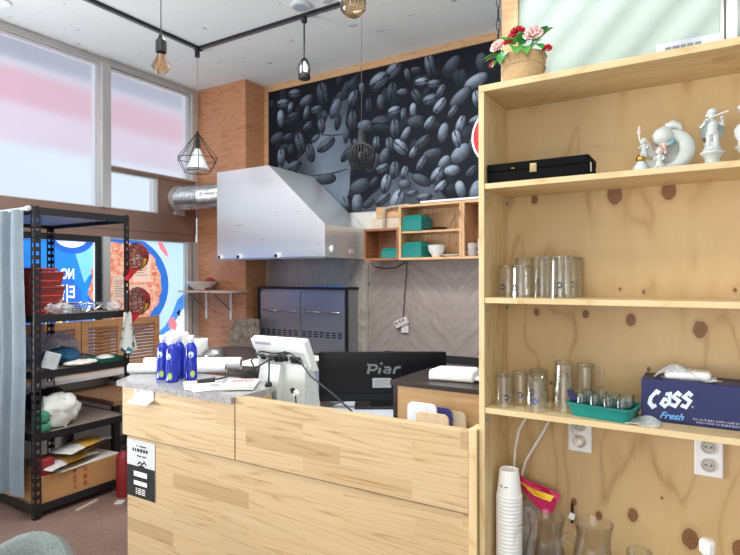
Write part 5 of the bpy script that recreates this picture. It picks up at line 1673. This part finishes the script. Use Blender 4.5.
# caps and cloth hanging on the right post
def cap(loc, label, rz):
    o = thing('mesh_cap', label, 'cap', loc, rz, 'red caps hung on the rack post')
    RED = plain((150, 28, 38), .75)
    # crown opens toward -y (hung on the post), dome toward +y
    k = MB()
    for q in range(9):
        a_ = PI * q / 8
        k.tube([(.082 * math.cos(a_) * math.cos(s_), .10 * math.sin(s_) , .095 * math.sin(a_) * math.cos(s_) if True else 0) for s_ in [PI / 2 * i / 7 for i in range(8)]], .0020, 6)
        k.tube([(.082 * math.cos(-a_) * math.cos(s_), .10 * math.sin(s_), .095 * math.sin(-a_) * math.cos(s_)) for s_ in [PI / 2 * i / 7 for i in range(8)]], .0020, 6)
    for s_ in (.35, .75, 1.1):
        k.tube([(.082 * math.cos(a_) * math.cos(s_), .10 * math.sin(s_), .095 * math.sin(a_) * math.cos(s_)) for a_ in [2 * PI * i / 24 for i in range(25)]], .0024, 6)
    k.build('mesh_crown', RED, o, smooth=60)
    t_ = film('red_mesh', (124, 26, 36), .8, .7)
    MB().rings([[(.080 * math.cos(a_) * math.cos(s_), .098 * math.sin(s_), .093 * math.sin(a_) * math.cos(s_)) for a_ in [2 * PI * i / 24 for i in range(24)]] for s_ in [PI / 2 * i / 6.2 for i in range(7)]], True, False, True).build('net', t_, o, smooth=60)
    MB().grid(lambda u, v: (.07 * (u - .5) * 2 * (1 - .45 * v * v), -.004 - .052 * v + .018 * (1 - (2 * u - 1) ** 2) * v * 0, -.088 - .075 * v + .03 * ((2 * u - 1) ** 2)), 10, 6).build('brim', plain((176, 30, 40), .6), o, smooth=60)
    MB().rings([[(.0835 * math.cos(a_), y_, .0965 * math.sin(a_)) for a_ in [PI * (1.15 + .8 * i / 14) for i in range(15)]] for y_ in (.004, .030)], False).build('yellow_band', plain((206, 160, 50), .6), o, smooth=60)
    return o


cap((-3.312, 2.372, 1.545), 'upper red mesh cap hanging on the right rack post', .12)
cap((-3.312, 2.384, 1.245), 'lower red mesh cap hanging on the right rack post', .12)
tw = thing('apron', 'folded teal and white patterned cloth hanging from the rack post', 'cloth', (-3.325, 2.32, .90))
t = NT('teal_print_cloth')
vo = t.n('ShaderNodeTexVoronoi', i_Vector=t.coords(), i_Scale=26.0, feature='F1')
t.bsdf(t.ramp(vo.outputs['Color'], (.0, S(30, 66, 96)), (.26, S(52, 122, 142)), (.36, S(204, 210, 204)), (.8, S(214, 218, 212))), .85)
t.t.nodes['Color Ramp'].color_ramp.interpolation = 'CONSTANT'
M['print_cloth'] = t.m
def cfn(u, v):
    wv = .026 + .056 * v
    y = -.005 + (u - .5) * 2 * wv * (1 - .15 * v) + .03 * v * 0
    return (.018 + .012 * math.sin(u * 9 + v * 3), y + .012 * v, .275 - .275 * v + .10 * v * abs(u - .45) - .03 * u * v)
MB().sheet(cfn, 18, 14, .002).build('cloth', 'print_cloth', tw, smooth=60)
MB().tube([(.006, -.004, .27), (.008, .0, .36), (.004, .004, .40)], .014, 8).build('black_strap', 'black', tw, smooth=60)

# level three
o = thing('egg_tray', 'leaning white ribbed plastic tray on the middle rack shelf', 'tray', (-3.385, 1.838, DK(.812)), 0)
k = MB()
for q in range(5):
    k.bx(-.012, .012, -.043 + q * .0185, -.043 + q * .0185 + .013, 0, .10, .004)
k.bx(.008, .012, -.045, .045, .002, .098)
k.tf(Matrix.Translation((0, 0, .008)) @ Matrix.Rotation(math.radians(-20), 4, 'X')).build('ribbed_panel', plain((226, 230, 236), .4), o)
crumple('cloth', 'dark blue folded cloth behind the white tray on the middle shelf', 'cloth', (-3.56, 2.02, DK(.812)), (.13, .10, .052), plain((34, 84, 122), .85), 4, .35)
crumple('dishcloth', 'white crumpled dishcloth at the shelf edge below the blue cloth', 'cloth', (-3.41, 2.06, DK(.812)), (.055, .115, .017), plain((226, 222, 214), .85), 5, .4)
o = thing('green_tray', 'low green tray holding white packets on the middle shelf', 'tray', (-3.44, 2.245, DK(.812)))
MB().rings(rings_of((.075, .085, .012, 0), (.085, .095, .014, .026), (.090, .100, .015, .028), (.082, .092, .013, .028), (.072, .082, .012, .005))).build('tray_body', plain((26, 112, 92), .45), o, smooth=40)
crumple('packet', 'white soft packet lying in the green tray', 'packet', (-3.44, 2.245, DK(.812) + .0055), (.05, .06, .018), plain((224, 226, 222), .6), 6, .3)
o = thing('wall_mount', 'white plastic wall phone holder shape at the back of the middle shelf', 'holder', (-3.95, 2.02, DK(.812)))
MB().bx(-.05, .05, -.10, .10, .13, .155, .006).bx(-.02, .02, -.015, .015, 0, .13, .004).build('stand', plain((216, 218, 220), .5), o)
crumple('plastic_bag', 'greyish clear bag at the back of the middle shelf', 'bag', (-3.78, 2.14, DK(.812)), (.10, .11, .085), 'film', 8, .4)
bxw = thing('flat_carton_pile', 'white and dark flat cartons piled on the bench behind the rack', 'cartons', (-4.10, 3.10, .4925))
for q in range(3):
    MB().bx(-.30, .20, -.20, .30, q * .036, q * .036 + .034, .003).build('carton', plain((206, 204, 202) if q != 1 else (84, 84, 96), .5), bxw)
# level four
crumple('grocery_bag', 'big white plastic bag slumped on the lower rack shelf', 'bag', (-3.43, 1.93, DK(.448)), (.065, .125, .105), plain((228, 230, 226), .4, var=.03), 9, .42, 28)
crumple('grocery_bag', 'translucent bag behind the big white bag, lower rack shelf', 'bag', (-3.58, 2.03, DK(.448)), (.09, .12, .06), 'film_white', 10, .4)
o = thing('folded_cloth', 'folded green cloth at the front of the lower rack shelf', 'cloth', (-3.40, 1.805, DK(.448)))
MB().bx(-.05, .045, -.038, .045, 0, .052, .018).wob(.006, 15, 2, lambda c_: c_.z < .002).build('lower_fold', plain((58, 130, 104), .85), o, smooth=60)
MB().bx(-.05, .040, -.036, .040, .053, .125, .020).wob(.006, 15, 3, lambda c_: c_.z < .056).build('upper_fold', plain((66, 140, 112), .85), o, smooth=60)
crumple('dark_bag', 'dark bundle at the back of the lower rack shelf', 'bag', (-3.90, 2.10, DK(.448)), (.14, .12, .08), plain((44, 46, 58), .8), 12, .25)
# bottom
cb = thing('cardboard_box', 'long cardboard box with red stamped characters on the bottom rack shelf', 'box', (-3.50, 2.03, DK(.036)))
MB().bx(-.13, .145, -.265, .265, 0, .158, .003).build('carton', plain((182, 136, 88), .8), cb)
MB().bx(-.13, .145, -.265, -.002, .1585, .1605).bx(-.13, .145, .002, .265, .1585, .1605).build('flap', plain((190, 144, 96), .8), cb)
k = MB()
sx_ = lambda y, z: (lambda u, v: (.1458, y + u, z + v))
for q, ch in enumerate('취급주의'):
    k.text(ch, .026, sx_(-.045, .132 - q * .033), 0, .0008)
k.build('red_stamp', plain((168, 62, 36), .7), cb, recalc=False)
k = MB()
for q, ch in enumerate('식품용'):
    k.text(ch, .034, sx_(.022, .124 - q * .042), 0, .0012)
k.build('red_stamp', plain((168, 62, 36), .7), cb, recalc=False)
yb = thing('plank', 'yellow wooden plank on the bottom rack shelf below the curtain', 'plank', (-3.82, 1.78, DK(.036)))
MB().bx(-.40, .17, -.028, -.010, 0, .10, .002).build('board', plain((224, 172, 92), .6, var=.15, scale=8), yb)
for (x, y, z, rz, m_, lab) in ((-3.43, 1.975, 0, .25, (196, 150, 70), 'lower yellow and silver snack pouch on the cardboard box'), (-3.44, 2.08, .068, .35, (206, 160, 74), 'upper yellow and silver snack pouch on the cardboard box')):
    o = thing('snack_pouch', lab, 'pouch', (x, y, DK(.036) + .161 + z), rz, 'snack pouches on the cardboard box')
    def pf(sgn, hy0, hy1):
        return lambda u, v: (-.085 + .17 * v, hy0 + (hy1 - hy0) * u, .033 + sgn * .032 * math.sin(PI * (.03 + .94 * v)) ** .6 * math.sin(PI * min(1, max(0, (hy0 + (hy1 - hy0) * u + .19) / .38))) ** .6)
    for nm, h0, h1, mm_ in (('middle', -.07, .09, plain(m_, .4)), ('end', -.19, -.071, plain((206, 206, 204), .35)), ('end', .091, .19, plain((204, 200, 196), .35))):
        MB().grid(pf(1, h0, h1), 12, 8).grid(pf(-1, h0, h1), 12, 8).wob(.003, 20, 3).build(nm, mm_, o, smooth=60)
pf_ = tag(MB().box((0, 0, .0015), (.20, .42, .003), RZ(.12)).build('paper_sheet', plain((226, 224, 220), .7), loc=(-3.45, 2.08, DK(.036) + .1605)), 'flat white sheet under the snack pouches', 'paper')
rd_ = tag(MB().bx(-.04, .04, -.055, .05, 0, .095, .01).wob(.006, 14, 1, lambda c_: c_.z < .002).build('red_pouch', plain((142, 36, 40), .6), loc=(-3.40, 1.82, DK(.036) + .1605), smooth=50), 'dark red pouch at the left end of the cardboard box', 'pouch')
rdc = thing('metal_canister', 'red canister standing on the floor between rack and counter', 'canister', (-3.235, 2.24, 0))
MB().lathe([(.046, 0), (.049, .01), (.049, .24), (.040, .27), (.022, .285), (.016, .295)], (0, 0, 0), 26).build('cylinder', plain((140, 34, 36), .4), rdc, smooth=50)
MB().lathe([(.018, .295), (.02, .315), (.012, .325)], (0, 0, 0), 16).box((.03, 0, .33), (.11, .018, .012), RY(-.2), .003).build('valve_lever', 'black', rdc)
tag(MB().box((0, 0, .003), (.17, .022, .006), RZ(1.85)).build('floor_strip', plain((176, 160, 152), .7), loc=(-3.285, 2.02, 0)), 'pale strip of wood lying on the floor before the rack', 'strip')
tag(MB().box((0, 0, .004), (.05, .05, .006), RZ(.6)).build('floor_pad', plain((206, 202, 198), .6), loc=(-3.15, 2.15, 0)), 'small white pad on the floor at the red canister', 'pad')

# grey felt chair in the near corner
ch = thing('tub_chair', 'grey felt chair, only its rounded back showing at the lower left', 'chair', (-1.325, .505, 0))
t = NT('grey_felt')
n1 = t.noise(t.coords(), 160, 3, .7)
n2 = t.noise(t.coords(), 9, 3)
t.bsdf(t.mix(.4, t.ramp(n1, (.3, S(76, 84, 82)), (.7, S(126, 134, 130))), t.ramp(n2, (.3, S(92, 100, 98)), (.7, S(118, 126, 122)))), .95, bump=n1, bstr=.25)
M['felt'] = t.m
R1, R2 = .262, .205
rings = []
for i in range(25):
    a_ = PI * (-.08 + 1.16 * i / 24)
    hgt = .80 - .15 * abs(math.cos(a_)) ** 2.5
    ca, sa = math.cos(a_), math.sin(a_)
    pr = [(R2 - .01, .42), (R2, hgt - .04), (R2 + .012, hgt - .010), ((R1 + R2) / 2, hgt), (R1 - .012, hgt - .010), (R1, hgt - .04), (R1 - .012, .42)]
    rings.append([(r_ * ca, r_ * sa * .95, z_) for r_, z_ in pr])
MB().rings(rings).build('backrest', 'felt', ch, smooth=60)
MB().lathe([(.18, .38), (.215, .39), (.222, .42), (.215, .455), (.18, .47), (.002, .475)], (0, 0, 0), 32).build('seat', 'felt', ch, smooth=60)
for sx in (-1, 1):
    for sy in (-1, 1):
        MB().tube([(sx * .13, sy * .13, .385), (sx * .20, sy * .20, 0)], [.018, .011], 10).build('leg', 'pine_z', ch, smooth=50)

# ------------------------------------------------------------------ ceiling: track, lamps
tk = thing('light_track', 'black L shaped lighting track on the ceiling', 'light track', (-3.0, 2.6, 3.27))
W(MB().bx(-3.623, -3.588, .4, 3.188, 3.278, 3.2995).bx(-3.588, -1.0, 3.170, 3.205, 3.278, 3.2995), 'rail', 'black', tk)
W(MB().bx(-3.612, -3.599, .4, 3.17, 3.2765, 3.278).bx(-3.588, -1.0, 3.181, 3.194, 3.2765, 3.278), 'conductor_slot', plain((120, 122, 124), .4), tk)
W(MB().bx(-3.632, -3.580, 3.160, 3.214, 3.272, 3.2995, .003), 'corner_joint', 'black', tk)


def glass_lamp(tint):
    return thin_glass('smoked_glass_%d' % int(tint[0] * 100), tint, (.45, .36, .28), .05, .45)


pb = thing('pendant_bulb', 'faceted amber glass bulb hanging from a black socket near the window', 'pendant lamp', (-1.85, 1.447, 2.203))
MB().tube([(0, 0, .155), (0, 0, 1.0965)], .0022, 6).build('cord', 'cable', pb)
MB().lathe([(.017, .083), (.021, .086), (.021, .130), (.012, .140), (.008, .155), (.003, .158)], (0, 0, 0), 20).build('socket', 'black', pb, smooth=40)
MB().lathe([(.012, .085), (.016, .072), (.037, .032), (.037, .029), (.022, .004), (.016, 0)], (0, 0, 0), 8, None, True, True).build('bulb', glass_lamp((.95, .84, .70)), pb)
k = MB()
for q in range(6):
    a_ = 2 * PI * q / 6
    k.tube([(.004 * math.cos(a_), .004 * math.sin(a_), .078), (.018 * math.cos(a_ + .3), .018 * math.sin(a_ + .3), .048), (.012 * math.cos(a_ + .9), .012 * math.sin(a_ + .9), .018)], .0013, 5)
k.build('filament', plain((190, 120, 60), .4), pb)
MB().lathe([(.008, .04), (.010, .078)], (0, 0, 0), 12).build('filament_stem', plain((190, 180, 160), .2), pb, smooth=40)

gb = thing('globe_bulb', 'smoky gold glass globe bulb at the top edge, hanging nearest', 'pendant lamp', (-.876, 1.34, 2.146))
MB().lathe([(.012, .098), (.018, .085), (.032, .068), (.038, .045), (.036, .022), (.024, .006), (.010, 0)], (0, 0, 0), 28, None, True, True).build('bulb', thin_glass('gold_smoke', (.86, .74, .58), (.30, .22, .15), .06, .5), gb, smooth=60)
MB().lathe([(.020, .094), (.022, .098), (.022, .145), (.010, .158)], (0, 0, 0), 20).build('socket', 'black', gb, smooth=40)
k = MB()
for q in range(7):
    a_ = 2 * PI * q / 7
    k.tube([(.004 * math.cos(a_), .004 * math.sin(a_), .08), (.020 * math.cos(a_), .020 * math.sin(a_), .058), (.012 * math.cos(a_ + .5), .012 * math.sin(a_ + .5), .026)], .0016, 5)
k.build('filament', plain((206, 190, 160), .4), gb)
MB().tube([(0, 0, .155), (0, 0, 1.1535)], .0022, 6).build('cord', 'cable', gb)

cg = thing('cage_pendant', 'geometric wire diamond pendant with a white inner shade by the pilaster', 'pendant lamp', (-3.606, 3.175, 2.27))
k = MB()
n_ = 6
top_, mid_, low_ = (0, 0, .325), [], []
for q in range(n_):
    a_ = 2 * PI * (q + .35) / n_
    mid_.append((.175 * math.cos(a_), .175 * math.sin(a_), .105))
    a2 = a_ + PI / n_
    low_.append((.112 * math.cos(a_), .112 * math.sin(a_), 0))
for q in range(n_):
    k.tube([top_, mid_[q]], .003, 5).tube([mid_[q], mid_[(q + 1) % n_]], .003, 5).tube([mid_[q], low_[q]], .003, 5).tube([low_[q], low_[(q + 1) % n_]], .003, 5)
    k.tube([(0, 0, .29), ((mid_[q][0] + mid_[(q + 1) % n_][0]) / 2 * .9, (mid_[q][1] + mid_[(q + 1) % n_][1]) / 2 * .9, .10)], .002, 5)
k.build('wire_cage', 'black', cg)
MB().lathe([(.018, .19), (.022, .188), (.090, .030), (.088, .024), (.02, .184)], (0, 0, 0), 28).build('inner_shade', plain((226, 228, 228), .5), cg, smooth=40)
MB().lathe([(.012, .19), (.016, .20), (.016, .29), (.010, .325), (.004, .34)], (0, 0, 0), 16).build('socket', 'black', cg, smooth=40)
MB().tube([(0, 0, .33), (0, 0, .975)], .0022, 6).build('cord', plain((130, 130, 130), .5), cg)
MB().lathe([(.020, .945), (.020, 1.0015)], (0, 0, 0), 16).build('track_adapter', 'black', cg)

bp = thing('birdcage_pendant', 'black wire birdcage pendant hanging before the mural', 'pendant lamp', (-1.81, 2.86, 2.055))
prof = [(.030, .205), (.028, .152), (.048, .145), (.068, .126), (.081, .094), (.080, .064), (.070, .032), (.056, .004)]
k = MB()
n_ = 24
for q in range(n_):
    a_ = 2 * PI * q / n_
    k.tube([(r_ * math.cos(a_), r_ * math.sin(a_), z_) for r_, z_ in prof[1:]], .0042, 5)
for r_, z_ in ((.052, .004), (.034, .145)):
    k.tube([(r_ * math.cos(2 * PI * i / 30), r_ * math.sin(2 * PI * i / 30), z_) for i in range(31)], .004, 6)
k.build('wire_cage', 'black_matte', bp, smooth=60)
MB().lathe([(.010, .238), (.019, .232), (.021, .205), (.023, .165), (.034, .148), (.028, .145)], (0, 0, 0), 22).build('socket', 'black_matte', bp, smooth=40)
MB().ell((0, 0, .085), (.022, .022, .03), 14).build('bulb', plain((70, 66, 62), .15), bp, smooth=60)
MB().tube([(0, 0, .232), (0, 0, 1.244)], .0022, 6).build('cord', 'cable', bp)

sl = thing('spot_lamp', 'small black and chrome cage lamp on a rod below the track', 'spot lamp', (-2.505, 3.187, 2.83))
MB().tube([(0, 0, .14), (0, 0, .43)], .006, 8).build('rod', 'black', sl)
MB().lathe([(.020, .41), (.022, .415), (.022, .4465)], (0, 0, 0), 16).build('track_adapter', 'black', sl, smooth=40)
MB().lathe([(.040, 0), (.043, .004), (.043, .030), (.036, .038)], (0, 0, 0), 20).build('lower_ring', 'black', sl, smooth=40)
k = MB()
for q in range(5):
    a_ = 2 * PI * q / 5
    k.tube([(.038 * math.cos(a_), .038 * math.sin(a_), .03), (.046 * math.cos(a_), .046 * math.sin(a_), .080), (.036 * math.cos(a_), .036 * math.sin(a_), .115), (.012 * math.cos(a_), .012 * math.sin(a_), .148)], .0058, 6)
k.build('cage', 'black', sl, smooth=60)
MB().lathe([(.014, .035), (.030, .045), (.030, .09), (.012, .125)], (0, 0, 0), 16).build('reflector', 'white', sl, smooth=50)

cs_ = thing('ceiling_speaker', 'round white ceiling speaker between the track and the top edge', 'speaker', (-2.44, 3.066, 3.278))
MB().lathe([(.055, .0), (.068, .004), (.075, .016), (.076, .0215)], (0, 0, 0), 34).build('ring', plain((206, 212, 216), .5), cs_, smooth=40)
MB().lathe([(.052, -.001), (.054, .0005)], (0, 0, 0), 30).build('grille', plain((160, 170, 178), .6), cs_)
sd = tag(MB().lathe([(.03, 3.25), (.04, 3.27), (.042, 3.2995)], (-2.20, 3.05, 0), 20).build('smoke_detector', plain((186, 186, 188), .5), world=True, smooth=40), 'small grey round detector on the ceiling beside the speaker', 'detector')
dl = thing('ceiling_downlight', 'white ring of a recessed downlight at the upper left corner', 'ceiling light', (-4.17, 1.935, 3.288))
MB().lathe([(.05, .003), (.06, 0), (.075, .002), (.08, .0115)], (0, 0, 0), 32).build('trim_ring', 'white', dl, smooth=40)
MB().lathe([(.049, .004), (.05, .006)], (0, 0, 0), 26).build('lens', plain((240, 242, 244), .4), dl)
hc = thing('hanging_chain', 'short black chain hanging beside the oak post', 'chain', (-.636, 1.898, 2.22))
k = MB()
for q in range(26):
    z_ = .02 + q * .041
    d = (1, 0) if q % 2 else (0, 1)
    k.tube([(d[0] * .006 * math.cos(2 * PI * i / 12), d[1] * .006 * math.cos(2 * PI * i / 12), z_ + .026 * math.sin(2 * PI * i / 12)) for i in range(13)], .0022, 5)
k.build('links', 'black', hc, smooth=60)
MB().tube([(0, 0, 1.05), (0, 0, 1.0795)], .004, 6).build('ceiling_hook', 'black', hc)
